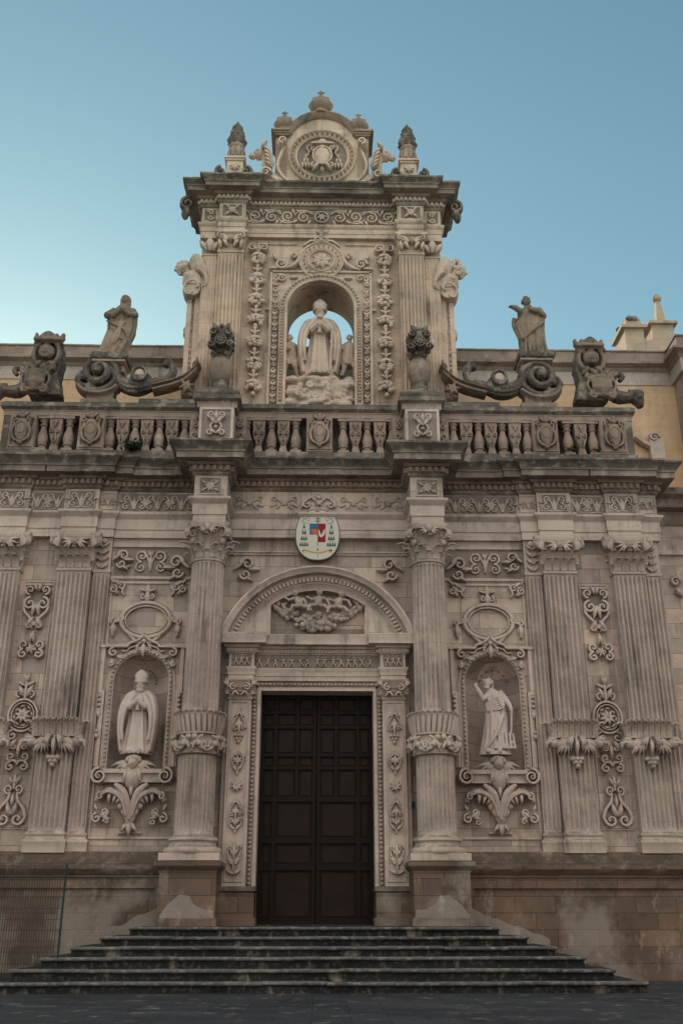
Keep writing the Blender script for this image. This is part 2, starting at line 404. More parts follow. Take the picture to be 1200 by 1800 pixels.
DOORM  = plain('door_wood', (.0075,.0042,.0035), .6, 0, .6, 5., (.005,.003,.003), .3)
DOORP  = plain('door_panel_wood', (.017,.0085,.0062), .55, 0, .7, 3., (.0065,.0035,.003), .2)
IRON   = plain('dark_iron', (.02,.02,.02), .5, .6)

# ================================================================== SETTING
def ground():
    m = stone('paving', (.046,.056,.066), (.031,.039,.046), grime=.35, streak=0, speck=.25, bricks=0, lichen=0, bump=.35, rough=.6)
    t = m.node_tree; N = t.nodes; L = t.links
    bs = [n for n in N if n.type == 'BSDF_PRINCIPLED'][0]; src = bs.inputs['Base Color'].links[0].from_socket
    g = [n for n in N if n.type == 'NEW_GEOMETRY'][0]
    br = N.new('ShaderNodeTexBrick'); br.inputs['Scale'].default_value = 1; br.inputs['Brick Width'].default_value = 1.15; br.inputs['Row Height'].default_value = .5
    br.inputs['Mortar Size'].default_value = .012; br.inputs['Color1'].default_value = (1.15,1.15,1.15,1); br.inputs['Color2'].default_value = (.75,.75,.78,1); br.inputs['Mortar'].default_value = (.35,.35,.36,1)
    L.new(g.outputs['Position'], br.inputs['Vector'])
    x = N.new('ShaderNodeMix'); x.data_type = 'RGBA'; x.blend_type = 'MULTIPLY'; x.inputs['Factor'].default_value = 1
    L.new(src, x.inputs['A']); L.new(br.outputs['Color'], x.inputs['B']); L.new(x.outputs['Result'], bs.inputs['Base Color'])
    me = M().add([(-400,-400,0),(400,-400,0),(400,400,0),(-400,400,0)], [(0,1,2,3)])
    obj('ground', me, m, None, 0, kind='structure')
ground()

church = empty('church', 'carved stone baroque church front with a columned doorway and a tall arched attic storey', 'church')

# ------------------------------------------------------------------ lower wall with niches and door opening
NX, NHW, NZB, NZS = 4.5, .70, 4.72, 6.95          # niche centre, half width, sill, springing
def arch_wall(x0, x1, z0, z1, cx, hw, zb, zs, y, n=20):
    m = M()
    def q(a,b,c,d): m.add([(a,y,c),(b,y,c),(b,y,d),(a,y,d)], [(0,1,2,3)])
    q(x0,x1,z0,zb); q(x0,cx-hw,zb,z1); q(cx+hw,x1,zb,z1)
    for i in range(n):
        a, b = pi-pi*i/n, pi-pi*(i+1)/n
        p = (cx+hw*cos(a), zs+hw*sin(a)); r = (cx+hw*cos(b), zs+hw*sin(b))
        m.add([(p[0],y,p[1]),(r[0],y,r[1]),(r[0],y,z1),(p[0],y,z1)], [(0,1,2,3)])
    return m
def niche_shell(cx, hw, zb, zs, y, dp, n=20):
    m = M(); vs = []
    for i in range(n+1):
        a = pi-pi*i/n
        vs.append((cx+hw*cos(a), y+dp*sin(a), zb)); vs.append((cx+hw*cos(a), y+dp*sin(a), zs))
    m.add(vs, [(2*i, 2*i+2, 2*i+3, 2*i+1) for i in range(n)])
    k = 10; vs = []
    for j in range(k+1):
        e = pi/2*j/k
        for i in range(n+1):
            a = pi-pi*i/n
            # ribs run from the springing line to the crown at the front edge
            vs.append((cx+hw*cos(a), y+dp*sin(a)*cos(e), zs+hw*sin(a)*sin(e)))
    m.add(vs, [(j*(n+1)+i, j*(n+1)+i+1, (j+1)*(n+1)+i+1, (j+1)*(n+1)+i) for j in range(k) for i in range(n)])
    fl = [(cx+hw*cos(pi-pi*i/n), y+dp*sin(pi*i/n), zb) for i in range(n+1)]
    m.add(fl, [tuple(range(n+1))])
    return m
lw = M()
half = arch_wall(2.4, 5.55, 2.6, 13.0, NX, NHW, NZB, NZS, 0)
lw.join(half).join(half.mirrored())
for s in (1,-1):
    lw.box(s*1.5, s*2.4, 0, 1.0, 1.17, 13.0)
    lw.box(s*5.55, s*9.28, 0, 3.0, 0, 13.0)
    lw.box(s*2.4, s*5.55, .95, 3.0, 0, 13.0)
lw.box(-1.5, 1.5, 0, 1.0, 6.75, 13.0)
obj('wall', lw, WALL, church)
tr = M().box(-9.3, 9.3, -.3, 3.0, 12.90, 12.955); obj('terrace', tr, SOOT, church)
both('niche', niche_shell(NX, NHW, NZB, NZS, 0, .62), WALL, church, smooth=60)

# plinth of the side bays: base wall, recessed panel, moulded top and mossy slope
PL = [(3.46,-.5),(9.28,-.5),(9.28,3.0)]
def side_plinth():
    m = M()
    m.box(3.4, 9.28, -.40, 3.0, 0, 2.0)
    m.box(3.4, 3.72, -.46, -.40, 0, 2.0)
    path = [(3.2,-.46),(9.34,-.46),(9.34,3.0)]
    m.sweep([(-.3,1.98),(0,1.98),(0,2.20),(.03,2.22),(.03,2.26),(.07,2.30),(.15,2.40),(.15,2.47),(.0,2.56),(-.16,2.80),(-.6,2.80)], path, .025)
    m.box(3.4, 9.24, -.30, 2.9, 2.5, 2.78)
    return m
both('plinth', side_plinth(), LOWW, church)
def plinth_moss():
    m = M(); rr = random.Random(3)
    for i in range(60):
        x = 3.5+5.8*rr.random(); m.ball((x, -.38-.12*rr.random(), 2.56+.1*rr.random()), (.12+.2*rr.random(), .07, .035), 8, 4)
    return m

# ------------------------------------------------------------------ entablature of the lower storey
EP = [(0,-.25),(2.42,-.25),(2.42,-1.3),(3.27,-1.3),(3.27,-.14),(5.52,-.14),(5.52,-.22),(5.98,-.22),(5.98,-.34),(6.9,-.34),(6.9,-.22),(7.86,-.22),(7.86,-.34),(8.76,-.34),(8.76,-.22),(9.3,-.22),(9.3,2.9)]
EPF = sympath(EP)[:]
EPF = [p for i, p in enumerate(EPF) if not (p[0] == 0)]        # drop the doubled centre point
m = M().sweep([(-.3,10.83),(0,10.83),(0,11.06),(.025,11.06),(.025,11.36),(.06,11.40),(.12,11.48),(.12,11.54),(-.0,11.545),(-.3,11.545)], EPF)
obj('architrave', m, PALE, church)
m = M().sweep([(-.3,11.545),(0.005,11.545),(0.005,12.17),(-.3,12.17)], EPF); obj('frieze', m, WALL, church)
m = M().sweep([(-.3,12.17),(.03,12.17),(.07,12.22),(.07,12.25),(.09,12.26),(.09,12.42),(.17,12.43),(.2,12.50),(.46,12.50),(.46,12.66),(.49,12.67),(.50,12.72),(-.3,12.73)], EPF, .02)
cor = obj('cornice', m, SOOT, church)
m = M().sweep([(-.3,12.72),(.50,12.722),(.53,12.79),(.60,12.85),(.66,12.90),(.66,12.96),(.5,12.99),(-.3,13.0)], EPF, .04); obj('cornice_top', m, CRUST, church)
m = M(); m.dentils(EPF, .09, .17, 12.275, 12.41, .155, .09); obj('dentil_course', m, MIDST, church, 0)

# ------------------------------------------------------------------ fluted shafts
def flute_pilaster(x0, x1, yf, yb, z0, z1, nf, dp=.045, m=None):
    m = m or M(); wd = (x1-x0); pitch = wd/nf; fil = pitch*.28
    sec = [(x0,yb,0),(x0,yf,0)]
    for i in range(nf):
        a = x0+i*pitch+fil/2; b = x0+(i+1)*pitch-fil/2
        for j in range(6):
            t = j/5; sec.append((a+(b-a)*t, yf, sin(pi*t)))
    sec += [(x1,yf,0),(x1,yb,0)]
    rows = [(z0,0),(z0+.07,0),(z0+.13,1),(z0+(z1-z0)*.33,1),(z0+(z1-z0)*.66,1),(z1-.13,1),(z1-.07,0),(z1,0)]
    n = len(sec); vs = [(x, y+(dp*f*k), z) for z, k in rows for x, y, f in sec]
    fs = [(i*n+j, i*n+j+1, (i+1)*n+j+1, (i+1)*n+j) for i in range(len(rows)-1) for j in range(n-1)]
    fs += [tuple(range(n-1,-1,-1)), tuple(range((len(rows)-1)*n, len(rows)*n))]
    return m.add(vs, fs)
def flute_column(cx, cy, z0, z1, r0, r1, nf=24, dp=.04, full=True):
    m = M(); n = nf*6; rows = [(z0,0),(z0+.06,0),(z0+.12,1)]+[(z0+(z1-z0)*k/8,1) for k in range(1,8)]+[(z1-.12,1),(z1-.06,0),(z1,0)]
    vs = []
    for z, k in rows:
        t = (z-z0)/(z1-z0); r = r0+(r1-r0)*t**1.6
        for j in range(n):
            a = 2*pi*j/n; f = sin(pi*((j%6)/5)) if (j % 6) < 6 else 0
            q = r-dp*f*k; vs.append((cx+q*cos(a), cy+q*sin(a), z))
    fs = [(i*n+j, i*n+(j+1)%n, (i+1)*n+(j+1)%n, (i+1)*n+j) for i in range(len(rows)-1) for j in range(n)]
    fs += [tuple(range(n-1,-1,-1)), tuple(range((len(rows)-1)*n, len(rows)*n))]
    return m.add(vs, fs)

def acanthus(m, p, out, h, wd, curl=.5):
    """standing leaf at p, leaning outwards along out and curling over at the tip"""
    o = Vector((out[0], out[1], 0)).normalized(); side = Vector((-o.y, o.x, 0)); P = Vector(p); pts = []
    for i in range(8):
        t = i/7
        rad = curl*h*(t**2.4)*.6; zz = h*(t if t < .75 else .75+(t-.75)*.6-(t-.75)**2*3.2)
        pts.append(P+o*rad+Vector((0,0,zz)))
    ws = [wd*q for q in (.42,.5,.52,.5,.46,.4,.28,.1)]
    m.strip(pts, ws, [h*.05]*6+[h*.07,h*.05], side, 6)
    for q in (-1,1):
        for k in (2,4):
            b = pts[k]+side*q*wd*.35; m.strip([b, b+side*q*wd*.18+o*.02+Vector((0,0,h*.07)), b+side*q*wd*.2+o*h*.09+Vector((0,0,h*.1))], [wd*.12,wd*.12,wd*.05], h*.03, side, 6)
    m.strip([a+o*h*.05 for a in pts[:-1]], wd*.06, h*.025, side, 6)
def volute3(m, c, dirv, r, wd):
    """upright spiral at c opening along the horizontal direction dirv"""
    d = Vector((dirv[0], dirv[1], 0)).normalized(); side = Vector((-d.y, d.x, 0)); C = Vector(c); pts = []
    for i in range(20):
        t = i/19; a = pi*.9-2*pi*1.3*t; q = r*(1-.8*t); pts.append(C+d*cos(a)*q+Vector((0,0,sin(a)*q)))
    m.strip(pts, [wd*(1-.3*i/19) for i in range(20)], [r*.17*(1-.4*i/19) for i in range(20)], side, 6)
    m.ball(C, (r*.28,)*3, 8, 5)

def column_capital(cx, cy, z0, z1, r):
    m = M(); H = z1-z0
    m.lathe([(r*1.0,0),(r*1.12,.02*H),(r*1.14,.06*H),(r*1.0,.1*H),(r*.96,.12*H),(r*.98,.5*H),(r*1.12,.75*H),(r*1.22,.86*H)], (cx,cy,z0), 32)
    for k in range(8):
        a = 2*pi*k/8+pi/8; o = (cos(a), sin(a)); acanthus(m, (cx+o[0]*r*1.02, cy+o[1]*r*1.02, z0+.1*H), o, .40*H, r*.50, 1.25)
    for k in range(8):
        a = 2*pi*k/8; o = (cos(a), sin(a)); acanthus(m, (cx+o[0]*r*1.04, cy+o[1]*r*1.04, z0+.3*H), o, .44*H, r*.50, 1.35)
    for k in range(4):
        a = pi/4+pi/2*k; o = (cos(a), sin(a))
        volute3(m, (cx+o[0]*r*1.52, cy+o[1]*r*1.52, z0+.72*H), o, r*.46, r*.30)
        m.ball((cx+o[0]*r*1.35, cy+o[1]*r*1.35, z0+.55*H), (r*.2,r*.2,r*.3), 8, 6)
        m.tube([(cx+o[0]*r, cy+o[1]*r, z0+.4*H), (cx+o[0]*r*1.12, cy+o[1]*r*1.12, z0+.65*H), (cx+o[0]*r*1.25, cy+o[1]*r*1.25, z0+.86*H)], [.1*r,.12*r,.14*r])
    # abacus with hollow sides
    pts = []
    for k in range(4):
        a = pi/4+pi/2*k
        pts += [(cos(a-.1)*r*1.72, sin(a-.1)*r*1.72), (cos(a+.1)*r*1.72, sin(a+.1)*r*1.72)]
        for j in range(1,5):
            b = a+pi/2*j/5; q = r*(1.25+.12*((j-2.5)/1.5)**2); pts.append((cos(b)*q, sin(b)*q))
    n = len(pts); v = []
    for zz, f in ((.86,.93),(.91,1.),(1.0,1.02)): v += [(cx+x*f, cy+y*f, z0+zz*H) for x, y in pts]
    m.add(v, [(i*n+j, i*n+(j+1)%n, (i+1)*n+(j+1)%n, (i+1)*n+j) for i in range(2) for j in range(n)]+[tuple(range(n-1,-1,-1)), tuple(range(2*n,3*n))])
    for k in range(4):
        a = -pi/2+pi/2*k; m.ball((cx+cos(a)*r*1.25, cy+sin(a)*r*1.25, z0+.88*H), (r*.22,r*.22,.13*H), 8, 6)
    rc = R(cx, z0+.8*H, cy-r*1.2, .06); rc.cherub(0, 0, .09); m.join(rc)
    return m
def pilaster_capital(x0, x1, yf, yb, z0, z1, flare=.16, bird=True):
    m = M(); H = z1-z0; wd = x1-x0; xc = (x0+x1)/2
    m.box(x0-.03, x1+.03, yf-.04, yb, z0, z0+.07*H)
    v = []
    for zz, f in ((.07,0),(.5,.02),(.75,.08),(.88,.14)): v += [(x0-f*flare*4*.3, yb, z0+zz*H),(x0-f*flare*4*.3, yf-f, z0+zz*H),(x1+f*flare*4*.3, yf-f, z0+zz*H),(x1+f*flare*4*.3, yb, z0+zz*H)]
    m.add(v, [(4*i+j, 4*i+j+1, 4*i+j+5, 4*i+j+4) for i in range(3) for j in range(3)])
    n = max(2, int(round(wd/.2)))
    for row, zz, hh in ((0,.07,.38),(1,.24,.42)):
        cnt = n if row == 0 else n+1
        for i in range(cnt):
            x = x0+wd*((i+.5)/n if row == 0 else i/n)
            acanthus(m, (x, yf-.04-.03*row, z0+zz*H), (0,-1), hh*H, wd/n*1.05, 1.3)
    for q, x in ((-1,x0),(1,x1)):
        for i in range(2): acanthus(m, (x+q*.01, yf+.08, z0+(.07+.17*i)*H), (q,-.2), .4*H, .16, .8)
        volute3(m, (x+q*flare*.55, yf-.13, z0+.74*H), (q,-.8), .17*H, .09)
        rb = R(x+q*.02, z0+.62*H, yf-.1, .09)
        for k in range(3): rb.leaf(0, 0, pi/2-q*(.3+.35*k), .36*H, .32, .07, q*.5)
        m.join(rb)
    if bird and wd > .6:
        rb = R(xc, z0+.72*H, yf-.1, .09); rb.cherub(0, 0, .12*H)
        for q in (-1,1): rb.scroll(q*.19*wd, -.02, .1*H, pi/2, 1.2, q, .02)
        m.join(rb)
    n2 = 8; pts = [(x0-flare, yb), (x0-flare, yf-.18)]
    for i in range(1, n2): t = i/n2; pts.append((x0-flare+(wd+2*flare)*t, yf-.18+.09*sin(pi*t)))
    pts += [(x1+flare, yf-.18), (x1+flare, yb)]
    k = len(pts); v = []
    for zz, f in ((.88,.96),(.93,1.),(1.0,1.01)): v += [(xc+(x-xc)*f, yb+(y-yb)*f, z0+zz*H) for x, y in pts]
    m.add(v, [(i*k+j, i*k+j+1, (i+1)*k+j+1, (i+1)*k+j) for i in range(2) for j in range(k-1)]+[tuple(range(k-1,-1,-1)), tuple(range(2*k,3*k))])
    return m

# ------------------------------------------------------------------ great columns beside the door
CXc, CYc = 2.86, -.85
def great_column(s):
    c = empty('column', None, None, (s*CXc, CYc, 1.17)); c.parent = church
    def part(name, m, mat, sm=35): return obj(name, m if s > 0 else m.mirrored(), mat, c, sm)
    part('shaft', flute_column(CXc, CYc, 3.15, 4.93, .455, .45, 24, .07), SHAFT, 50)
    part('shaft', flute_column(CXc, CYc, 5.95, 9.82, .44, .415, 22, .075), SHAFT, 50)
    b = M(); b.lathe([(.64,0),(.67,.03),(.68,.08),(.66,.14),(.58,.16),(.55,.2),(.53,.25),(.55,.28),(.58,.3),(.575,.36),(.53,.39),(.5,.4),(.48,.42),(.46,.47)], (CXc,CYc,2.70), 40)
    b.box(CXc-.69, CXc+.69, CYc-.62, CYc+.7, 2.53, 2.71)
    part('base', b, CARVE, 40)
    p = M(); p.box(CXc-.64, CXc+.64, -1.48, .2, 1.17, 2.30)
    p.sweep([(-.3,2.27),(.0,2.27),(.02,2.30),(.02,2.33),(.07,2.37),(.12,2.43),(.12,2.52),(.03,2.55),(-.3,2.555)], [(CXc-.64,.2),(CXc-.64,-1.48),(CXc+.64,-1.48),(CXc+.64,.2)])
    p.sweep([(-.2,1.17),(.05,1.17),(.05,1.30),(.0,1.36),(-.2,1.37)], [(CXc-.64,.2),(CXc-.64,-1.48),(CXc+.64,-1.48),(CXc+.64,.2)])
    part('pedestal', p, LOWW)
    # carved belt: basket of leaves above a ring of coiled figures
    g = M(); g.lathe([(.44,0),(.52,.03),(.53,.1),(.49,.3),(.475,.42),(.48,.5),(.47,.54),(.49,.72),(.52,.92),(.50,.98),(.45,1.0)], (CXc,CYc,4.94), 36)
    for k in range(26):
        a = 2*pi*k/26; o = (cos(a), sin(a)); tl = .10*sin(k*1.9)
        g.strip([(CXc+o[0]*.50,CYc+o[1]*.50,5.46),(CXc+cos(a+.02)*.535,CYc+sin(a+.02)*.535,5.58),(CXc+cos(a+.05)*.56,CYc+sin(a+.05)*.56,5.74),(CXc+cos(a+.07)*.60,CYc+sin(a+.07)*.60,5.86)], [.05,.055,.06,.055], [.06,.06,.055,.04], (-o[1],o[0],0), 8)
        acanthus(g, (CXc+cos(a+.07)*.56, CYc+sin(a+.07)*.56, 5.80), (cos(a+.07),sin(a+.07)), .20+.03*tl, .13, .9)
    g.lathe([(.5,0),(.55,.02),(.55,.05),(.5,.07)], (CXc,CYc,5.40), 32); g.lathe([(.46,0),(.54,.02),(.55,.05),(.46,.07)], (CXc,CYc,4.94), 32)
    rr = random.Random(5)
    def C3(a, rad, z): return (CXc+cos(a)*rad, CYc+sin(a)*rad, z)
    for k in range(10):                                              # reclining figures and masks in a ring
        a = 2*pi*k/10+.16; q = 1 if k % 2 else -1
        g.tube([C3(a-q*.10,.56,5.13),C3(a,.60,5.17),C3(a+q*.11,.59,5.25)], [.07,.10,.075]); g.ball(C3(a+q*.19,.60,5.33), (.072,.072,.08), 9, 7)
        g.tube([C3(a-q*.08,.58,5.12),C3(a-q*.20,.63,5.22),C3(a-q*.27,.60,5.08)], [.065,.055,.04]); g.tube([C3(a-q*.06,.58,5.10),C3(a-q*.16,.62,5.06),C3(a-q*.27,.58,5.02)], [.06,.05,.035])
        g.tube([C3(a+q*.08,.60,5.27),C3(a-q*.02,.65,5.32),C3(a-q*.12,.62,5.36)], [.042,.04,.03]); g.tube([C3(a+q*.12,.60,5.24),C3(a+q*.2,.64,5.14),C3(a+q*.25,.60,5.06)], [.042,.04,.03])
        g.ball(C3(a+.31,.55,5.1+.12*rr.random()), (.06,.06,.06), 7, 5); g.ball(C3(a+.30,.55,5.02), (.05,.05,.045), 7, 5)
    part('carved_belt', g, CARVE, 50)
    part('capital', column_capital(CXc, CYc, 9.80, 10.84, .405), CARVE, 45)
    e = R(CXc, 11.86, -1.31, .03); e.frame(CXc-.30, CXc+.30, 11.62, 12.12, .03, -1.33, -1.30); e.rosette(0,0,.16,8); 
    for a in (.6, pi-.6, pi+.6, -.6): e.leaf(.13*cos(a), .12*sin(a), a, .16, .4)
    part('panel_relief', e, CARVE, 50)
for s in (1,-1): great_column(s)

# leafy brackets behind the column capitals
def side_leaf(x, z, q, k=1.0):
    e = R(x, z, -.02, .09, k); e.scroll(q*.25, .1, .19, pi if q > 0 else 0, 1.3, -q, .05); e.scroll(q*.2, -.2, .15, pi if q > 0 else 0, 1.3, q, .045)
    e.vine([(-q*.1,-.05),(q*.08,.1),(q*.2,.28)], .05); e.leaf(q*.3,-.05, 0 if q > 0 else pi, .3, .4); e.leaf(q*.22,-.28,-q*.5 if q > 0 else pi+.5,.24,.4); return e
both('scroll_relief', side_leaf(2.15, 10.02, -1), CARVE, church)
both('scroll_relief', side_leaf(3.55, 10.05, 1), CARVE, church)
both('scroll_relief', side_leaf(5.42, 10.25, -1, .8), CARVE, church)

# ------------------------------------------------------------------ wing pilasters
def wing_pilaster(s, x0, x1, yf, z0, z1, nf, strip=False):
    c = empty('pilaster', None, None, (s*(x0+x1)/2, yf, 2.78)); c.parent = church
    def part(name, m, mat, sm=35): return obj(name, m if s > 0 else m.mirrored(), mat, c, sm)
    part('shaft', flute_pilaster(x0, x1, yf, .05, z0, z1, nf, .075), SHAFT, 50)
    b = M(); pa = [(x0,.05),(x0,yf),(x1,yf),(x1,.05)]
    b.sweep([(-.2,2.77),(.08,2.77),(.08,2.96),(.09,2.98),(.10,3.02),(.08,3.07),(.04,3.09),(.03,3.13),(.045,3.16),(.06,3.19),(.045,3.22),(.02,3.24),(.0,3.27),(-.2,3.28)], pa)
    part('base', b, CARVE)
    if strip:
        r = R((x0+x1)/2, 10.35, yf, .05)
        for k in range(4): r.leaf(0, -.4+.2*k, pi/2+.9, .2, .4); r.leaf(0, -.4+.2*k, pi/2-.9, .2, .4)
        r.bud(0,.38,.1); r.box(x0-.02, x1+.02, yf-.03, .05, 9.84, 9.92); r.box(x0, x1, yf, .05, 9.9, 10.84)
        part('capital', r, CARVE, 45)
    else: part('capital', pilaster_capital(x0, x1, yf, .05, 9.84, 10.87, .22), CARVE, 45)
    return c
def swag_belt(s, x0, x1, yf):
    """belt of leaves with eagle heads, wings and a fruit drop tied round the pilaster"""
    xc = (x0+x1)/2; hw = (x1-x0)/2+.1; r = R(xc, 5.5, yf, .12)
    r.box(x0-.06, x1+.06, yf-.05, .0, 5.50, 5.55)
    v = []
    for z, e in ((5.52,.0),(5.65,.02),(5.82,.03),(5.93,.04),(5.97,.02)): v += [(x0-e,.0,z),(x0-e,yf-e,z),(x1+e,yf-e,z),(x1+e,.0,z)]
    r.add(v, [(4*i+j, 4*i+j+1, 4*i+j+5, 4*i+j+4) for i in range(4) for j in range(3)]+[(16,17,18,19)])
    n = 8
    for i in range(n):
        x = xc-hw+2*hw*(i+.5)/n; acanthus(r, (x, yf-.045, 5.50), (0,-1), .52, 2*hw/n*1.0, .85)
        if i: acanthus(r, (xc-hw+2*hw*i/n, yf-.05, 5.66), (0,-1), .38, 2*hw/n*.6, .8)
    for q in (-1,1):
        for i in range(2): acanthus(r, (xc+q*(hw-.02), yf+.0+.12*i, 5.50), (q,-.3), .5, .15, .8)
        h = (xc+q*(hw+.0), yf-.13, 5.36); r.ball(h, (.15,.15,.14), 10, 7); r.ball((h[0]+q*.02,h[1]-.03,h[2]+.08), (.12,.13,.09), 8, 6)
        r.tube([(h[0]+q*.08,h[1]-.08,h[2]+.02),(h[0]+q*.19,h[1]-.12,h[2]-.03),(h[0]+q*.20,h[1]-.13,h[2]-.14)], [.085,.065,.02])
        r.tube([(h[0]-q*.05,h[1]+.02,h[2]-.05),(h[0]-q*.16,h[1]+.04,h[2]-.02),(h[0]-q*.3,h[1]+.05,h[2]+.08)], [.11,.10,.07])
        for k in range(6): r.leaf(q*(.10+.02*k), -.02, (-pi/2)+q*(1.25-.27*k), .54-.055*k, .24, .10+.01*k, -q*.55)
        for k in range(3): r.leaf(q*.10, .0, (-pi/2)+q*(1.0-.3*k), .26, .34, .19, -q*.4)
        r.leaf(q*.34,-.12,-pi/2+q*.5,.32,.4,.10)
    r.leaf(0,-.02,-pi/2,.42,.3,.16)
    for k in range(3):
        for j in range(3-k): r.bud((j-(2-k)/2)*.11, -.52-.09*k, .075, .12)
    return r
for s in (1,-1):
    wing_pilaster(s, 5.55, 5.98, -.13, 3.25, 9.85, 4, True)
    wing_pilaster(s, 8.76, 9.22, -.13, 3.25, 9.85, 4, True)
    for x0, x1 in ((6.03,6.88),(7.9,8.74)):
        p = wing_pilaster(s, x0, x1, -.28, 3.25, 9.85, 7)
        b = swag_belt(s, x0-.06, x1+.06, -.28); obj('carved_belt', b if s > 0 else b.mirrored(), CARVE, p, 45)

# vertical ornaments between the wing pilasters
def wing_ornaments(x):
    y = .0; out = []
    r = R(x, 8.75, y, .08); r.symu()
    r = R(x, 9.0, y, .09)
    r.scroll(.2,.35,.13,-pi/2,1.3,1,.035); r.scroll(.17,-.02,.17,pi/2,1.4,-1,.045); r.vine([(.3,.1),(.3,-.2),(.1,-.45),(.06,-.7)],.04); r.leaf(.05,-.4,-pi/2+.5,.3,.4); r.scroll(.12,-.62,.11,pi,1.2,-1,.035)
    r.leaf(0,-.78,-pi/2+.15,.3,.3); r.leaf(.02,.0,-pi/2+.2,.36,.35); r.leaf(.03,.35,pi/2-.3,.2,.4); r.symu(); r.bud(0,-.55,.08); r.box(x-.36,x+.36,y-.05,y,9.5,9.55); out.append(r)
    r = R(x, 7.75, y, .09); r.scroll(.2,.12,.12,-pi/2,1.3,1,.04); r.scroll(.2,-.12,.12,pi/2,1.3,-1,.04); r.vine([(.0,.05),(.1,.0),(.0,-.05)],.05); r.symu(); r.rosette(0,0,.12,6); out.append(r)
    r = R(x, 6.05, y, .09)
    r.scroll(.14,.55,.1,-pi/2,1.2,1,.03); r.leaf(.05,.5,pi/2-.4,.3,.4); r.leaf(.02,.75,.5,.22,.4); r.leaf(.0,.85,pi/2-.25,.25,.35)
    r.scroll(.2,-.5,.13,pi/2,1.3,-1,.035); r.leaf(.1,-.6,-pi/2+.5,.3,.4); r.scroll(.12,-.78,.08,pi/2,1.2,-1,.03); r.symu()
    r.ring(0,0,.36,.40,.045); r.ring(0,0,.28,.32,.02); r.rosette(0,0,.2,8); r.leaf(0,-.7,-pi/2,.34,.3); r.vine([(0,.4),(0,.6),(0,1.0)],.04)
    for k in range(8): r.leaf(.22*cos(k*pi/4+.4), .25*sin(k*pi/4+.4), k*pi/4+2.2, .13, .5, .06)
    out.append(r)
    r = R(x, 4.93, y, .09); r.scroll(.17,.1,.1,-pi/2,1.3,1,.035); r.scroll(.17,-.14,.11,pi/2,1.3,-1,.035); r.vine([(.2,0),(.05,.0),(.0,-.1)],.04); r.symu(); out.append(r)
    r = R(x, 3.95, y, .09); r.scroll(.12,.3,.11,-pi/2,1.3,1,.03); r.vine([(.1,.25),(.12,.05),(.28,-.15),(.34,-.38),(.2,-.5)],.045); r.scroll(.17,-.4,.15,0,1.3,-1,.04); r.leaf(.05,-.3,pi/2-.2,.34,.35); r.leaf(.05,.45,pi/2-.5,.18,.4); r.symu()
    r.bud(0,.48,.07); r.vine([(0,.3),(0,.5),(0,.66)],.04); r.leaf(0,-.1,pi/2,.3,.3); r.bud(0,-.25,.08); r.box(x-.36,x+.36,y-.04,y,3.36,3.41); out.append(r)
    return out
for r in wing_ornaments(7.39): both('scroll_relief', r, CARVE, church, smooth=45)
fr = M(); fr.frame(7.0,7.78,3.32,9.62,.03,-.03,0); both('panel_border', fr, PALE, church)

m = M(); m.box(-2.40,2.40,-.05,0,10.40,10.46); m.box(-2.40,2.40,-.09,0,10.46,10.50); obj('string_course', m, PALE, church)
for s in (1,-1): obj('slot_block', M().box(s*1.62,s*1.86,-.27,-.2,11.07,11.28), IRON, church)  # dark block standing in for a small square slot
# frieze reliefs on the wings and bays
def palmette(x, z, y, k=1., d=.035):
    r = R(x, z, y, d, k); r.scroll(.18,.1,.11,-pi/2,1.3,1,.028); r.scroll(.22,-.13,.1,pi/2,1.2,-1,.025); r.vine([(.02,-.22),(.08,0),(.2,.2)],.025); r.leaf(.3,0,.2,.14,.4)
    r.symu(); r.leaf(0,-.2,pi/2,.34,.3); return r
for x, hw, y in ((6.44,.36,-.345),(8.31,.36,-.345)):
    r = palmette(x, 11.86, y); r.frame(x-hw, x+hw, 11.62, 12.12, .03, y-.025, y); both('frieze_relief', r, CARVE, church, smooth=45)
r = palmette(7.1, 11.86, -.225).join(palmette(7.65, 11.86, -.225)); r.frame(6.96, 7.8, 11.62, 12.12, .025, -.25, -.225); rr = R(7.38,11.86,-.225,.035); rr.rosette(0,0,.15,6); r.join(rr); both('frieze_relief', r, CARVE, church, smooth=45)
for x in (5.75, 9.03):
    r = palmette(x, 11.86, -.225, .55, .03); r.frame(x-.2, x+.2, 11.62, 12.12, .025, -.245, -.225); both('frieze_relief', r, CARVE, church, smooth=45)
r = palmette(3.75, 11.86, -.145).join(palmette(4.4, 11.86, -.145)).join(palmette(5.05, 11.86, -.145))
for x in (4.07,4.73): q = R(x,11.86,-.145,.03); q.rosette(0,0,.14,6); r.join(q)
both('frieze_relief', r, CARVE, church, smooth=45)
def sprig(x, z, y, k=1.):
    r = R(x, z, y, .025, k); r.vine([(-.02,0),(.2,.1),(.34,.02)],.02); r.scroll(.3,.12,.08,pi,1.1,-1,.02); r.leaf(.1,.03,.9,.2,.35); r.leaf(.1,-.03,-.9,.2,.35); r.leaf(.22,-.02,-.5,.2,.35); r.symu(); r.rosette(0,0,.1,6); return r
for x in (.95, 1.9): both('frieze_relief', sprig(x, 11.83, -.255, 1.), CARVE, church, smooth=45)
r = R(0, 11.78, -.255, .05); r.scroll(.32,.0,.12,pi/2,1.3,-1,.035); r.vine([(.02,.05),(.18,.2),(.42,.1),(.46,-.1)],.035); r.scroll(.15,.18,.08,0,1.2,1,.025); r.leaf(.1,.1,pi/2-.6,.2,.4); r.symu(); r.bud(0,.22,.08); r.rosette(0,.05,.1,6); obj('frieze_relief', r, CARVE, church, 45)
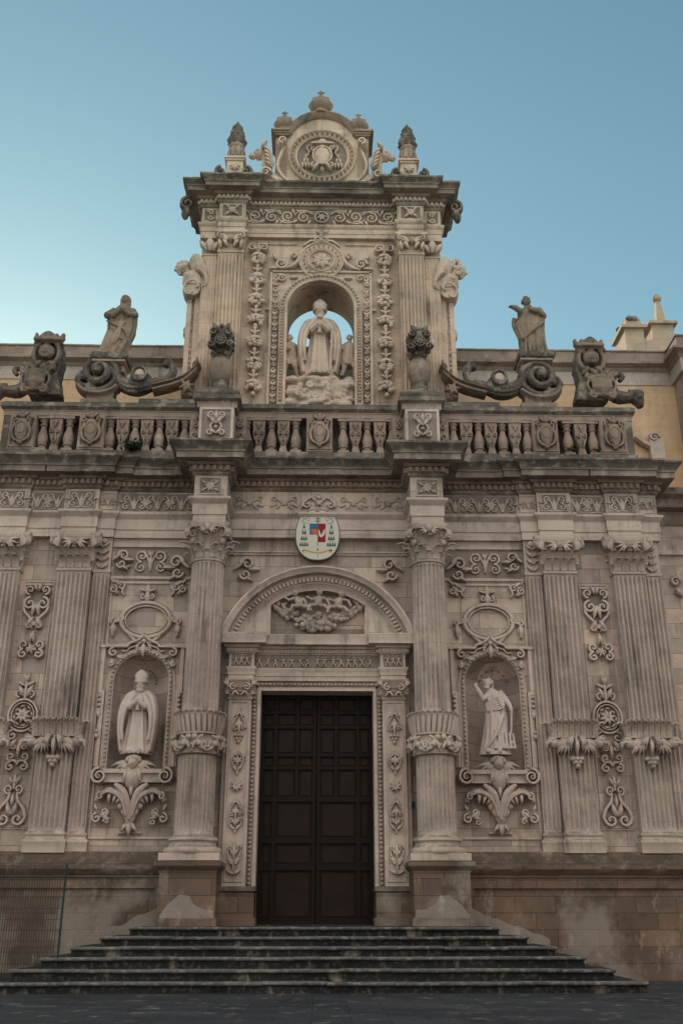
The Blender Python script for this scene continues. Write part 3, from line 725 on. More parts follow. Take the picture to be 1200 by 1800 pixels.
# relief panels under the architrave of the niche bays
def bay_panel():
    r = R(4.5, 10.22, 0, .045); r.scroll(.24,.12,.17,-pi*.5,1.5,1,.035); r.scroll(.26,-.2,.15,pi/2,1.4,-1,.03); r.vine([(.0,-.3),(.05,0),(.2,.28)],.03); r.leaf(.0,.1,pi/2-.3,.2,.4); r.leaf(.55,.0,.3,.25,.3); r.leaf(.5,-.15,-.3,.25,.3); r.symu(); r.leaf(0,-.3,pi/2,.5,.2)
    r.box(3.3,5.54,-.05,0,9.70,9.76); r.box(3.3,5.54,-.04,0,10.66,10.83); r.box(3.3,5.54,-.06,0,10.60,10.66)
    return r
both('panel_relief', bay_panel(), CARVE, church, smooth=45)

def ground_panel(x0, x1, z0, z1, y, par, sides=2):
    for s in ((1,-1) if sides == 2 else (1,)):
        a, b = sorted((s*x0, s*x1)); obj('stippled_shade_panel', M().box(a, b, y-.006, y+.02, z0, z1), STIP, par, 0)  # darker stippled plate, its tone adding shade behind the relief
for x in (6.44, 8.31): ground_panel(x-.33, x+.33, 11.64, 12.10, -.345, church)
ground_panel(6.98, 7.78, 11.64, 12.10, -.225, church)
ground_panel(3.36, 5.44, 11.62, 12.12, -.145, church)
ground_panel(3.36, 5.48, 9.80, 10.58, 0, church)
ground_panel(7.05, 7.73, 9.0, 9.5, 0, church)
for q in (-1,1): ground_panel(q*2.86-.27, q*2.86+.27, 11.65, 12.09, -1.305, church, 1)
# ------------------------------------------------------------------ niche surrounds
def niche_frame():
    m = M(); y = -.10
    prof = [(0,.1),(0,-.06),(.03,-.09),(.09,-.09),(.11,-.05),(.16,-.05),(.18,-.02),(.18,.1)]
    m.arc_sweep(NX, NZS, NHW, 0, pi, prof, 30)
    for q in (-1,1):
        for a, b, yy in ((0,.03,-.06),(.03,.10,-.09),(.10,.18,-.05)): m.box(NX+q*(NHW+a), NX+q*(NHW+b), yy, .05, NZB, NZS)
    # outer frame with ears
    for q in (-1,1):
        m.box(NX+q*.90, NX+q*.97, -.12, 0, 4.8, 6.62); m.box(NX+q*.97, NX+q*1.02, -.07, 0, 4.8, 6.62)
        m.box(NX+q*.90, NX+q*1.06, -.12, 0, 6.62, 6.70); m.box(NX+q*.97, NX+q*1.06, -.12, 0, 6.70, 7.80)
    # ogee top
    P = [(.97,7.84),(.55,7.84),(.42,7.84),(.36,7.92),(.2,7.98),(.08,8.06),(0,8.18)]
    for q in (-1,1):
        pts = catmull([(NX+q*a, -.08, b) for a, b in P], 3); m.strip(pts, .10, .05, (0,1,0), 6)
        pts = catmull([(NX+q*a, -.05, b-.12) for a, b in P[1:]], 3); m.strip(pts, .07, .03, (0,1,0), 6)
    m.box(NX-1.1, NX-.5, -.15, 0, 7.80, 7.88); m.box(NX+.5, NX+1.1, -.15, 0, 7.80, 7.88)
    return m
def niche_beads():
    out = []; r = R(NX, 0, -.09, .04)
    for i in range(22):
        a = pi*i/21; r.bud((NHW+.06)*cos(a), NZS+(NHW+.06)*sin(a), .04)
    for k in range(20):
        for q in (-1,1): r.bud(q*(NHW+.06), NZB+.1+k*.11, .035)
    r.arc_sweep(NX, NZS, NHW+.04, 0, pi, [(0,-.08),(0,-.10),(.04,-.10),(.04,-.08)], 30)
    for q in (-1,1): r.box(NX+q*(NHW+.04), NX+q*(NHW+.08), -.10, -.08, NZB, NZS)
    out.append(('bead_moulding', r))
    for q in (-1,1):
        r = R(NX, 0, -.09, .04)
        r.scroll(q*.76,7.68,.12,pi/2,1.3,-q,.035,.07); r.scroll(q*.8,7.38,.09,pi/2,1.2,q,.03,.07); r.leaf(q*.66,7.58,pi+.3 if q > 0 else -.3,.25,.4,.06); r.leaf(q*.78,7.5,-pi/2,.22,.4,.06); out.append(('spandrel_scroll', r))
        r = R(NX, 0, -.09, .04)
        for k in range(4): r.bud(q*1.0, 6.56-.12*k, .055)
        r.leaf(q*1.0, 6.2, -pi/2, .2, .5, .05); out.append(('side_drop', r))
        r = R(NX, 0, -.09, .04); r.bud(q*1.0,5.55,.07); r.bud(q*1.0,5.66,.05); out.append(('side_bud', r))
    r = R(NX, 0, -.09, .04)
    r.scroll(.12,7.78,.07,pi/2,1.2,-1,.025,.06); r.scroll(-.12,7.78,.07,pi/2,1.2,1,.025,.06); r.leaf(0,7.9,-pi/2,.34,.4,.09); r.bud(0,7.98,.07); out.append(('keystone_leaf', r))
    return out
def cartouche():
    z = 8.56; r = R(NX, z, -.02, .07)
    r.ring(0,0,.64,.47,.07,.09,36); r.ring(0,0,.54,.38,.03,.05,36)
    for q in (-1,1):
        r.scroll(q*.66,.02,.09,pi/2,1.2,q,.04,.1); r.vine([(q*.62,-.05),(q*.8,-.05),(q*.84,-.2)],.04,.08)
        r.scroll(q*.84,-.05,.08,pi/2,1.2,-q,.03,.08); r.leaf(q*.84,-.1,-pi/2,.34,.42,.08); r.bud(q*.84,-.42,.05)
        r.scroll(q*.72,.92,.12,0,1.4,q,.035,.08); r.scroll(q*.92,.84,.11,pi/2,1.4,q,.035,.08); r.leaf(q*.72,.95,pi/2-q*1.,.25,.45); r.leaf(q*.9,1.0,pi/2-q*.7,.16,.4); r.bud(q*.82,.74,.06); r.vine([(q*.6,.98),(q*.68,.78),(q*.62,.66)],.03)
        r.scroll(q*.1,.62,.08,pi/2,1.2,-q,.03,.09)
        r.vine([(q*.5,-.3),(q*.3,-.5),(q*.15,-.6),(0,-.4)],.05,.08)
    r.leaf(0,.45,pi/2,.38,.4,.1); r.bud(0,.86,.09); r.leaf(0,.7,pi/2,.3,.5,.08)
    r.leaf(.05,.78,.3,.18,.4); r.leaf(-.05,.78,pi-.3,.18,.4)
    return r
def panel_frame():
    m = M(); m.frame(3.40,5.50,3.1,9.62,.05,-.04,0); return m
def console():
    m = R(NX, 4.55, -.10, .12)
    for q in (-1,1):
        m.box(NX, NX+q*.72, -.30, 0, 4.62, 4.72); m.box(NX, NX+q*.70, -.22, 0, 4.46, 4.62); m.box(NX, NX+q*.72, -.28, 0, 4.40, 4.46)
        m.scroll(q*.80,0,.20,pi/2,1.7,-q,.045,.26)
        P = [(NX+q*.05,-.16,3.55),(NX+q*.14,-.2,3.9),(NX+q*.3,-.24,4.12),(NX+q*.55,-.22,4.2),(NX+q*.74,-.2,4.12),(NX+q*.80,-.2,4.0)]
        C = catmull(P,4); m.strip(C, lerpr([.06,.1,.12,.12,.1,.06], len(C)), lerpr([.08,.11,.11,.09,.07,.05], len(C)), (0,1,0), 8)
        P = [(NX+q*.04,-.2,3.6),(NX+q*.1,-.24,3.95),(NX+q*.2,-.3,4.2),(NX+q*.4,-.32,4.36)]
        C = catmull(P,4); m.strip(C, lerpr([.05,.08,.08,.05], len(C)), lerpr([.06,.1,.09,.05], len(C)), (0,1,0), 8)
        m.ball((NX+q*.81,-.2,4.0),(.08,.1,.08)); m.ball((NX+q*.24,-.2,3.85),(.08,.1,.1)); m.leaf(q*.2,-.75,-pi/2-q*.4,.25,.4,.1)
        for k in range(4): m.leaf(q*.1, .33, (0 if q > 0 else pi)+q*(.1-.3*k), .46-.05*k, .26, .14, -q*.5)
    for q in (-1,1):
        P = [(NX+q*.08,-.30,3.62),(NX+q*.17,-.34,3.92),(NX+q*.33,-.36,4.10),(NX+q*.55,-.33,4.17),(NX+q*.72,-.30,4.10)]
        m.strip(catmull(P,4), .03, .028, (0,1,0), 6)
        for u, v, a in ((.20,-.50,-.5),(.34,-.44,-.9),(.50,-.42,-1.2)): m.leaf(q*u, v, a if q > 0 else pi-a, .20, .5, .16, -q*.5)
        m.scroll(q*.74,-.47,.09,pi/2,1.2,-q,.035,.2)
    # cherub bracket carrying the statue
    m.ball((NX,-.30,4.86),(.13,.14,.16),12,8); m.ball((NX,-.44,4.84),(.03,.03,.04))
    for a in range(7): m.ball((NX+.15*cos(pi*a/6),-.28,4.93+.08*sin(pi*a/6)),(.06,.07,.06),7,5)
    C = [(NX,-.22,4.78),(NX,-.26,4.55),(NX,-.22,4.33),(NX,-.14,4.2)]; m.strip(C, [.1,.12,.1,.04], [.2,.24,.17,.05], (0,1,0), 10)
    for k in range(-2,3): m.leaf(k*.07,.2,-pi/2+k*.1,.42,.25,.18)
    m.leaf(0,-.2,-pi/2,.3,.4,.16)
    # mask and tail of the acanthus
    m.ball((NX,-.14,3.58),(.13,.12,.17),10,7); m.ball((NX,-.26,3.56),(.035,.04,.05)); m.leaf(0,-1.08,-pi/2,.3,.5,.1)
    for q in (-1,1): m.leaf(q*.06,-1.1,-pi/2+q*.6,.24,.4,.09); m.ball((NX+q*.06,-.24,3.63),(.025,.025,.02),6,4)
    m.box(NX-.28, NX+.28, -.08, 0, 3.22, 3.27)
    for q in (-1,1):
        m.scroll(q*.80,-.98,.12,pi/2,1.3,-q,.035,.08); m.scroll(q*.62,-.84,.10,-pi/2,1.3,-q,.03,.08); m.leaf(q*.72,-.95,pi/2+q*.9,.26,.4,.08); m.leaf(q*.66,-.95,pi/2+q*1.8,.2,.4,.07); m.leaf(q*.8,-.8,pi/2-q*.4,.2,.4,.07); m.scroll(q*.56,-1.06,.07,0,1.2,q,.025,.07)
    return m
both('niche_frame', niche_frame(), PALE, church)
for nm, r in niche_beads(): both(nm, r, CARVE, church, smooth=50)
both('cartouche', cartouche(), CARVE, church, smooth=45)
both('panel_border', panel_frame(), PALE, church)
both('console', console(), CARVE, church, smooth=45)

# ------------------------------------------------------------------ portal
def portal():
    P = empty('portal', None, None, (0,-.3,1.17)); P.parent = church
    def part(name, m, mat, sm=35): return obj(name, m, mat, P, sm)
    for s in (1,-1):
        m = M(); m.box(s*1.64, s*2.20, -.50, .1, 2.0, 6.42); m.box(s*2.2, s*2.32, -.3, .1, 2.0, 6.42)
        part('jamb_pilaster', m, PALE)
        m = M(); m.box(s*1.42, s*2.22, -.58, .1, 1.17, 1.9); m.box(s*1.38, s*2.28, -.64, .1, 1.17, 1.34); m.sweep([(-.2,1.88),(.0,1.88),(.04,1.92),(.0,2.02),(-.2,2.03)], [(1.42,.1),(1.42,-.58),(2.22,-.58),(2.22,.1)] if s > 0 else [(-2.22,.1),(-2.22,-.58),(-1.42,-.58),(-1.42,.1)])
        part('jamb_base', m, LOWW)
        m = pilaster_capital(1.64, 2.20, -.50, .05, 6.40, 6.90, .09, True); q = R(1.92, 6.62, -.55, .09)
        for k in (-1,1): q.scroll(k*.17,.06,.09,pi/2,1.3,-k,.03); q.vine([(k*.02,-.15),(k*.12,-.05),(k*.2,-.16)],.03)
        m.join(q); part('jamb_capital', m if s > 0 else m.mirrored(), CARVE, 45)
        r = R(s*1.92, 0, -.50, .05)
        r.frame(s*1.92-.22, s*1.92+.22, 2.12, 6.34, .025, -.525, -.5)
        def plant(z, up, h):
            u = 1 if up else -1
            for q in (-1,1): r.vine([(0,z),(q*.04,z+u*h*.3),(q*.13,z+u*h*.5),(q*.15,z+u*h*.7)],.02); r.leaf(0,z+u*h*.2,u*(pi/2)-u*q*.9,.17,.4); r.scroll(q*.11,z+u*h*.75,.055,0,1.2,q,.018); r.leaf(0,z+u*h*.5,u*pi/2-u*q*.6,.2,.35)
            r.leaf(0,z+u*h*.4,u*pi/2,h*.6,.22)
        plant(6.2,False,.7); plant(4.55,True,.55); plant(4.05,False,.55); plant(2.35,True,.7); plant(3.2,True,.4); plant(5.15,False,.35)
        r.rosette(0,4.3,.15,8); r.bud(0,5.35,.05)
        for k in range(3):
            for j in range(3-k): r.bud((j-(2-k)/2)*.08, 5.5-.08*k+.0, .045)
        for q in (-1,1): r.leaf(0,2.3,pi/2-q*1.1,.19,.5); r.leaf(0,2.55,pi/2-q*1.0,.19,.5)
        part('jamb_relief', r, CARVE, 45)
    # inner door frame with egg border
    m = M()
    for s in (1,-1): m.box(s*1.42, s*1.50, -.30, .35, 1.17, 6.66); m.box(s*1.50, s*1.64, -.24, .05, 1.17, 6.80)
    m.box(-1.5, 1.5, -.30, .35, 6.66, 6.74); m.box(-1.64, 1.64, -.24, .05, 6.74, 6.90)
    part('door_frame', m, PALE)
    r = R(0,0,-.25,.05)
    for k in range(46):
        for s in (1,-1): r.bud(s*1.575, 1.98+k*.102, .045)
    for k in range(30): r.bud(-1.5+k*3.0/29, 6.82, .045)
    for q in (1,-1): r.box(q*1.555, q*1.595, -.262, -.24, 1.95, 6.82)
    r.box(-1.595, 1.595, -.262, -.24, 6.80, 6.84); part('egg_border', r, CARVE, 45)
    # entablature with figure frieze
    h = [(1.60,-.34),(1.60,-.52),(2.24,-.52),(2.24,.1)]; pa = sympath(h)
    m = M().sweep([(-.2,6.90),(0,6.90),(0,7.02),(.02,7.02),(.02,7.12),(.06,7.18),(.06,7.22),(0,7.225),(-.2,7.225)], pa); m.sweep([(-.2,7.225),(.0,7.225),(.0,7.56),(-.2,7.56)], pa)
    m.sweep([(-.2,7.56),(.03,7.56),(.05,7.59),(.05,7.70),(.11,7.71),(.13,7.76),(.30,7.78),(.30,7.90),(.34,7.98),(.34,8.03),(-.2,8.06)], pa)
    part('entablature', m, PALE)
    m = M(); m.dentils(pa, .05, .10, 7.60, 7.69, .085, .05); part('dentil_course', m, PALE, 0)
    r = R(0, 7.25, -.345, .05); rr = random.Random(11); u = -1.48
    k = 0
    while u < 1.5:
        r.putto(u, 0, .27, (rr.random()-.5)*1.2, k, .05); u += .17+.07*rr.random(); k += 1
    for s in (1,-1):
        q = R(s*1.92, 7.25, -.525, .05)
        for i in (-1,0,1): q.putto(i*.14, 0, .28, 0, 40+i, .05)
        r.join(q)
    part('figure_frieze', r, CARVE, 50)
    # segmental pediment
    rO = 2.60; cz = 9.83-rO; a0 = math.asin((8.05-cz)/rO)
    y = -.52
    m = M(); m.arc_sweep(0, cz, rO, a0, pi-a0, [(0,.0),(0,y-.34),(-.05,y-.36),(-.09,y-.32),(-.17,y-.28),(-.19,y-.10),(-.24,y-.08),(-.40,y-.05),(-.44,y+.0),(-.50,y+.04),(-.56,y+.04),(-.56,.0)], 44)
    part('pediment_arch', m, PALE)
    m = M()
    n = 52
    for i in range(n):
        a = a0+.06+(pi-2*a0-.12)*i/(n-1); t = M().box(-.025,.025,y-.15,y-.06,-.055,.055); t.tf(Matrix.Translation((cos(a)*(rO-.31),0,cz+sin(a)*(rO-.31))) @ Matrix.Rotation(-(a-pi/2),4,'Y')); m.join(t)
    part('dentil_course', m, PALE, 0)
    rI = rO-.5; pts = [(rI*cos(a0+(pi-2*a0)*i/30), cz+rI*sin(a0+(pi-2*a0)*i/30)) for i in range(31)]
    m = M().prism(pts+[(-2.0,8.03),(2.0,8.03)] if False else pts, -.20, .1); m.box(-2.1,2.1,-.2,.1,7.9,8.08)
    part('tympanum', m, WALL)
    for s in (1,-1):
        m = M(); m.prism([(s*1.22,8.05),(s*1.92,8.05),(s*1.78,8.36),(s*1.5,8.68),(s*1.22,8.92)], -.50, -.1)
        m.prism([(s*1.3,8.13),(s*1.72,8.13),(s*1.6,8.35),(s*1.3,8.68)], -.53, -.49); part('pediment_block', m, PALE)
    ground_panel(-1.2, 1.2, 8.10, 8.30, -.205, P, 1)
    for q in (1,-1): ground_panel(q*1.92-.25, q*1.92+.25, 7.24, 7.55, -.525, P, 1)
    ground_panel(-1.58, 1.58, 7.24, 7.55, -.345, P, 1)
    # garland of fruit with cherubs
    g = R(0, 8.75, -.20, .1); rr = random.Random(2)
    for i in range(120):
        t = rr.uniform(-1,1); sag = -.34*(1-t*t)+.10*t*t; th = .06+.19*(1-abs(t)**1.5)
        u = t*1.05; v = sag+rr.uniform(-th,th)*.9; q = rr.uniform(.07,.10)*(1-.3*abs(t))
        g.ball(g.p(u, v, .04+.14*(1-t*t)*rr.random()), (q,q,q), 10, 7)
    for k in range(26):
        t = rr.uniform(-1,1); g.leaf(t*1.05, -.34*(1-t*t)+.1*t*t+.1, rr.uniform(0,2*pi), .2, .5, .12)
    for s in (1,-1): g.leaf(s*1.08,.1,pi/2-s*1.,.2,.5,.12); g.leaf(s*1.05,.12,pi/2+s*.3,.22,.5,.12); g.bud(s*1.1,.1,.1,.14)
    part('fruit_garland', g, CARVE, 50)
    c = M()
    for (u, v, lean, q) in ((-.46,8.84,-.5,-1),(.0,8.86,.15,1),(.50,8.82,.45,1)):
        x = u; yy = -.42
        c.tube([(x,yy,v),(x+lean*.08,yy-.02,v+.13),(x+lean*.2,yy,v+.25)], [.10,.105,.075])
        c.ball((x+lean*.28,yy-.05,v+.36),(.085,.09,.095),12,8); c.ball((x+lean*.28,yy-.15,v+.35),(.02,.03,.025))
        c.tube([(x+lean*.2-.06,yy,v+.24),(x+lean*.2-.19,yy-.06,v+.16),(x+lean*.2-.33,yy-.04,v+.25)], [.045,.04,.03])
        c.tube([(x+lean*.2+.06,yy,v+.24),(x+lean*.2+.2,yy-.06,v+.17),(x+lean*.2+.27,yy-.08,v+.02)], [.045,.04,.03])
        c.tube([(x-.04,yy,v+.02),(x-.2,yy-.1,v+.0),(x-.26,yy-.1,v-.16)], [.065,.055,.035]); c.tube([(x+.04,yy,v+.02),(x+.18,yy-.1,v-.02),(x+.3,yy-.08,v-.13)], [.065,.055,.035])
    part('cherub_group', None, CARVE, 0) if False else obj('cherub_group', None, CARVE, P, 60, mesh=fuse(c, .011, 1))
    # double door: stiles and rails standing proud of sunk panels
    zs = [1.19, 2.36, 3.02, 3.98, 4.72, 5.05, 5.75, 6.1, 6.66]
    for s in (1,-1):
        leaf = obj('door_leaf', M().box(s*.012, s*1.42, .30, .36, 1.19, 6.66), DOORM, P)
        rail = M()
        for z in (1.19, 2.40, 3.02, 4.00): rail.box(s*.012, s*1.42, .235, .30, z, z+.11)
        for z in (4.78, 5.10, 5.80, 6.17, 6.56): rail.box(s*.012, s*1.42, .235, .30, z, z+.07)
        for a, b in ((.012,.09),(1.0,1.08),(1.34,1.42)): rail.box(s*a, s*b, .24, .30, 1.3, 6.6)
        rail.box(s*.45, s*.53, .24, .30, 4.1, 6.6)
        obj('rail', rail, DOORM, leaf if False else P)
        pn = M()
        for (a, b) in ((.11,.98),(1.1,1.32)):
            for (c0, c1) in ((1.32,2.38),(2.53,3.0),(3.15,3.98)): pn.frustum(s*(a+b)/2,.285,0,1,0,0,0,0) if False else pn.box(s*(a+.05), s*(b-.05), .275, .30, c0+.05, c1-.05)
        for (a, b) in ((.11,.43),(.55,.98),(1.1,1.32)):
            for (c0, c1) in ((4.13,4.76),(4.87,5.08),(5.19,5.78),(5.89,6.15),(6.26,6.54)): pn.box(s*(a+.03), s*(b-.03), .28, .30, c0+.03, c1-.03)
        obj('panel', pn, DOORP, P)
    m = M().box(-1.42,1.42,-.3,.36,1.165,1.19); part('threshold', m, STEPM)
    m = M().box(-1.5,1.5,.37,.45,1.1,6.8); part('door_back', m, DOORM)
portal()

# ------------------------------------------------------------------ attic storey: pierced tower
TW, TD = 3.68, 1.46            # half width, depth
T = empty('attic_storey', None, None, (0,0,12.95)); T.parent = church
def tpart(name, m, mat=TOWER, sm=35): return obj(name, m, mat, T, sm)
NW, NS = 1.02, 18.23
def tower_body():
    m = arch_wall(-TW, TW, 12.95, 22.0, 0, NW, 15.0, NS, 0, 28)
    b = arch_wall(-TW, TW, 12.95, 22.0, 0, NW, 15.0, NS, TD, 28); b.f = [tuple(reversed(f)) for f in b.f]; m.join(b)
    for s in (-1,1):
        f = [(s*TW,0,12.95),(s*TW,TD,12.95),(s*TW,TD,22.0),(s*TW,0,22.0)]; m.add(f, [(0,1,2,3) if s > 0 else (3,2,1,0)])
    m.add([(-TW,0,22),(TW,0,22),(TW,TD,22),(-TW,TD,22)], [(0,1,2,3)])
    # jambs, sill and barrel soffit of the opening
    for s in (-1,1): m.add([(s*NW,0,15),(s*NW,TD,15),(s*NW,TD,NS),(s*NW,0,NS)], [(3,2,1,0) if s > 0 else (0,1,2,3)])
    m.add([(-NW,0,15),(NW,0,15),(NW,TD,15),(-NW,TD,15)], [(0,1,2,3)])
    n = 28
    for i in range(n):
        a, c = pi*i/n, pi*(i+1)/n
        m.add([(NW*cos(a),0,NS+NW*sin(a)),(NW*cos(a),TD,NS+NW*sin(a)),(NW*cos(c),TD,NS+NW*sin(c)),(NW*cos(c),0,NS+NW*sin(c))], [(3,2,1,0)])
    return m
tpart('wall', tower_body(), TOWER, 30)
PX0, PX1 = 2.37, 3.13
for s in (1,-1):
    m = flute_pilaster(PX0, PX1, -.34, .02, 14.0, 20.08, 7, .075); m.box(PX0-.08, PX1+.08, -.40, .02, 13.0, 14.0)
    m.box(PX1, 3.62, -.14, .02, 13.0, 20.08); m = flute_pilaster(3.20, 3.60, -.17, .0, 14.0, 20.06, 4, .04, m)
    tpart('pilaster', m if s > 0 else m.mirrored(), SHAFT if False else TOWER, 50)
    c = M(); c.box(PX0-.03, PX1+.03, -.38, 0, 20.06, 20.13); c.frustum((PX0+PX1)/2, -.17, 20.12, 20.66, .38, .18, .44, .28)
    r = R((PX0+PX1)/2, 20.42, -.40, .09); r.cherub(0, .06, .12)
    for q in (-1,1): r.scroll(q*.33,.16,.1,pi/2,1.3,-q,.03); r.leaf(q*.1,-.2,pi/2-q*.6,.3,.4); r.leaf(q*.3,-.25,pi/2-q*.2,.3,.4)
    c.join(r); c.sweep([(-.2,20.64),(.05,20.64),(.12,20.70),(.12,20.78),(-.2,20.80)], [(PX0,0),(PX0,-.42),(PX1,-.42),(PX1,0)])
    c.box(3.18, 3.64, -.2, 0, 20.06, 20.12); q = R(3.4, 20.4, -.2, .1); q.leaf(0,-.2,pi/2,.5,.5); q.leaf(.1,-.2,pi/2-.6,.4,.4); q.leaf(-.1,-.2,pi/2+.6,.4,.4); c.join(q); c.box(3.16,3.72,-.26,0,20.66,20.79)
    tpart('capital', c if s > 0 else c.mirrored(), TCARVE, 45)
# entablature
TP = [(0,-.16),(2.34,-.16),(2.34,-.46),(3.16,-.46),(3.16,-.22),(TW+.04,-.22),(TW+.04,TD+.05)]
TPF = [p for p in sympath(TP) if p[0] != 0]
tpart('architrave', M().sweep([(-.2,20.80),(0,20.80),(0,20.94),(.02,20.94),(.02,21.10),(.05,21.13),(.09,21.19),(.09,21.23),(-.2,21.24)], TPF))
tpart('frieze', M().sweep([(-.2,21.24),(0,21.24),(0,21.82),(-.2,21.82)], TPF))
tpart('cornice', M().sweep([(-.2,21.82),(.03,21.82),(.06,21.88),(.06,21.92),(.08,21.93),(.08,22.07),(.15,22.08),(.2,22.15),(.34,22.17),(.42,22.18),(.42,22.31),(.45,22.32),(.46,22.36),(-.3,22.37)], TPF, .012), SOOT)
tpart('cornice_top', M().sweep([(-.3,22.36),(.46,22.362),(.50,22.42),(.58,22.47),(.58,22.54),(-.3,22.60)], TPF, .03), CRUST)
m = M(); m.dentils(TPF, .08, .14, 21.94, 22.06, .13, .075); tpart('dentil_course', m, TCARVE, 0)
m = M().add([(-3.9,-.3,22.56),(3.9,-.3,22.56),(3.9,TD+.2,22.56),(-3.9,TD+.2,22.56)], [(0,1,2,3)]); tpart('roof_slab', m, CRUST, 0)
# rinceau frieze
r = R(0, 21.52, -.165, .06)
for k in range(4):
    u = .55+.5*k; q = 1 if k % 2 else -1
    r.scroll(u, q*.02, .20, -q*pi*.6, 1.6, q, .032); r.vine([(u-.28,-q*.1),(u-.1,-q*.22),(u+.15,-q*.22),(u+.3,-q*.05)], .028)
    r.leaf(u-.2, q*.12, q*1.2, .22, .4); r.leaf(u+.1, -q*.16, -q*.6, .2, .4); r.leaf(u+.22, q*.14, q*.8, .16, .4)
r.leaf(2.1,.0,.3,.18,.4); r.symu(); r.ring(0,0,.2,.2,.03); r.rosette(0,0,.16,6)
tpart('rinceau_relief', r, TCARVE, 45)
for s in (1,-1):
    r = R((PX0+PX1)/2, 21.53, -.465, .05); r.frame(PX0+.03, PX1-.03, 21.27, 21.79, .05, -.50, -.46); r.rosette(0,0,.15,8)
    for a in (.75, pi-.75, pi+.75, -.75): r.leaf(.1*cos(a), .1*sin(a), a, .2, .4)
    tpart('panel_relief', r if s > 0 else r.mirrored(), TCARVE, 45)
    r = R(3.44, 21.53, -.225, .05); r.frame(3.22,3.68,21.27,21.79,.05,-.255,-.22); r.scroll(0,.08,.1,0,1.3,1,.03); r.scroll(0,-.12,.1,pi,1.3,1,.03)
    tpart('panel_relief', r if s > 0 else r.mirrored(), TCARVE, 45)
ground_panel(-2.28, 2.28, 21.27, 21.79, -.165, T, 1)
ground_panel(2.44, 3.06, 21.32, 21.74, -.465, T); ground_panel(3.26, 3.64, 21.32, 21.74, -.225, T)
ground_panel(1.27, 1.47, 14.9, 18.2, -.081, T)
# frame of the opening
m = M(); y = -.1
m.arc_sweep(0, NS, NW, 0, pi, [(-.02,.1),(-.02,-.16),(.06,-.18),(.20,-.14),(.22,-.10),(.22,.1)], 36)
for s in (1,-1):
    m.box(s*(NW-.02), s*(NW+.06), -.17, .05, 14.6, NS); m.box(s*(NW+.06), s*(NW+.22), -.14, .05, 14.6, NS); m.box(s*(NW+.25), s*1.52, -.08, .05, 14.6, 19.58)
    m.box(s*1.47, s*1.54, -.13, .05, 14.6, 19.58); m.box(s*1.52, s*1.66, -.09, .05, 18.2, 18.28)
    pts = [(s*(NW+.22)*cos(pi/2*i/12), NS+(NW+.22)*sin(pi/2*i/12)) for i in range(13)]
    m.prism([(s*1.27,NS-.0),(s*1.5,NS-.0),(s*1.5,19.58),(0,19.58)]+pts[::-1][0:1]+pts[::-1][1:], -.07, .05)
m.box(-1.54, 1.54, -.13, .05, 19.54, 19.60)
tpart('opening_frame', m, TOWER)
r = R(0, 0, -.15, .06)
for i in range(30): a = pi*i/29; r.bud((NW+.13)*cos(a), NS+(NW+.13)*sin(a), .055)
for k in range(30):
    for s in (1,-1): r.bud(s*(NW+.13), 15.1+k*.105, .048)
tpart('egg_border', r, TCARVE, 45)
for s in (1,-1):
    r = R(0, 0, -.085, .045)
    for k in range(11):
        z = 15.1+k*.4; r.scroll(s*1.37,z,.07,0,1.2,s,.02); r.leaf(s*1.37,z+.08,pi/2+s*.5,.16,.5); r.leaf(s*1.37,z+.08,pi/2-s*.5,.16,.5); r.bud(s*1.37,z+.25,.04)
    r.scroll(s*1.2,19.32,.12,0,1.3,s,.03); r.scroll(s*1.38,19.1,.08,pi/2,1.2,-s,.025); r.leaf(s*1.1,19.4,pi/2-s*pi/2+s*.2 if s > 0 else pi-.2,.25,.4); r.leaf(s*.95,19.35,pi/2+s*1.6,.25,.4)
    tpart('border_relief', r, TCARVE, 45)
# medallion over the arch, its finial and flanking scrolls
r = R(0, 19.99, -.03, .10)
m = M(); m.arc_sweep(0, 19.99, .36, 0, 2*pi, [(0,.0),(0,-.12),(.06,-.16),(.10,-.10),(.26,-.10),(.28,-.14),(.33,-.14),(.35,.0)], 40); m.lathe([(.37,0),(.37,.1)], (0,0,0), 24)
n0 = len(m.v)-48; m.v[n0:] = [(x, -.03-zz*.3, 19.99+yy) for x, yy, zz in m.v[n0:]]
tpart('medallion', m, TOWER, 40)
r.rosette(0,0,.3,8,.08); r.ring(0,0,.2,.2,.025,.08)
for k in range(22): r.bud(.53*cos(2*pi*k/22), .53*sin(2*pi*k/22), .035, .13)
for s in (1,-1):
    r.scroll(s*1.22,-.16,.19,0,1.5,s,.05,.13); r.vine([(s*.66,.12),(s*.78,-.12),(s*.95,-.26),(s*1.2,-.34)],.07,.12); r.scroll(s*.86,.16,.1,-pi/2,1.2,-s,.04,.12); r.leaf(s*1.3,-.3,-s*.1 if s > 0 else pi+.1,.3,.4,.1); r.leaf(s*1.35,.0,pi/2-s*.6,.26,.4,.1)
    r.scroll(s*.14,.72,.09,pi/2,1.2,-s,.03,.1); r.leaf(s*.05,.95,pi/2-s*1.0,.2,.4); r.vine([(s*.55,.52),(s*.35,.68),(s*.2,.7)],.04)
r.bud(0,.72,.1,.16); r.leaf(0,.8,pi/2,.34,.4,.12); r.bud(0,1.06,.06)
tpart('medallion_relief', r, TCARVE, 45)
m = M(); 
for s in (1,-1): m.box(s*.75, s*1.95, -.045, 0, 20.62, 20.68)
m.box(-1.95,-1.89,-.045,0,13.5,20.62); m.box(1.89,1.95,-.045,0,13.5,20.62); tpart('panel_border', m, TOWER)
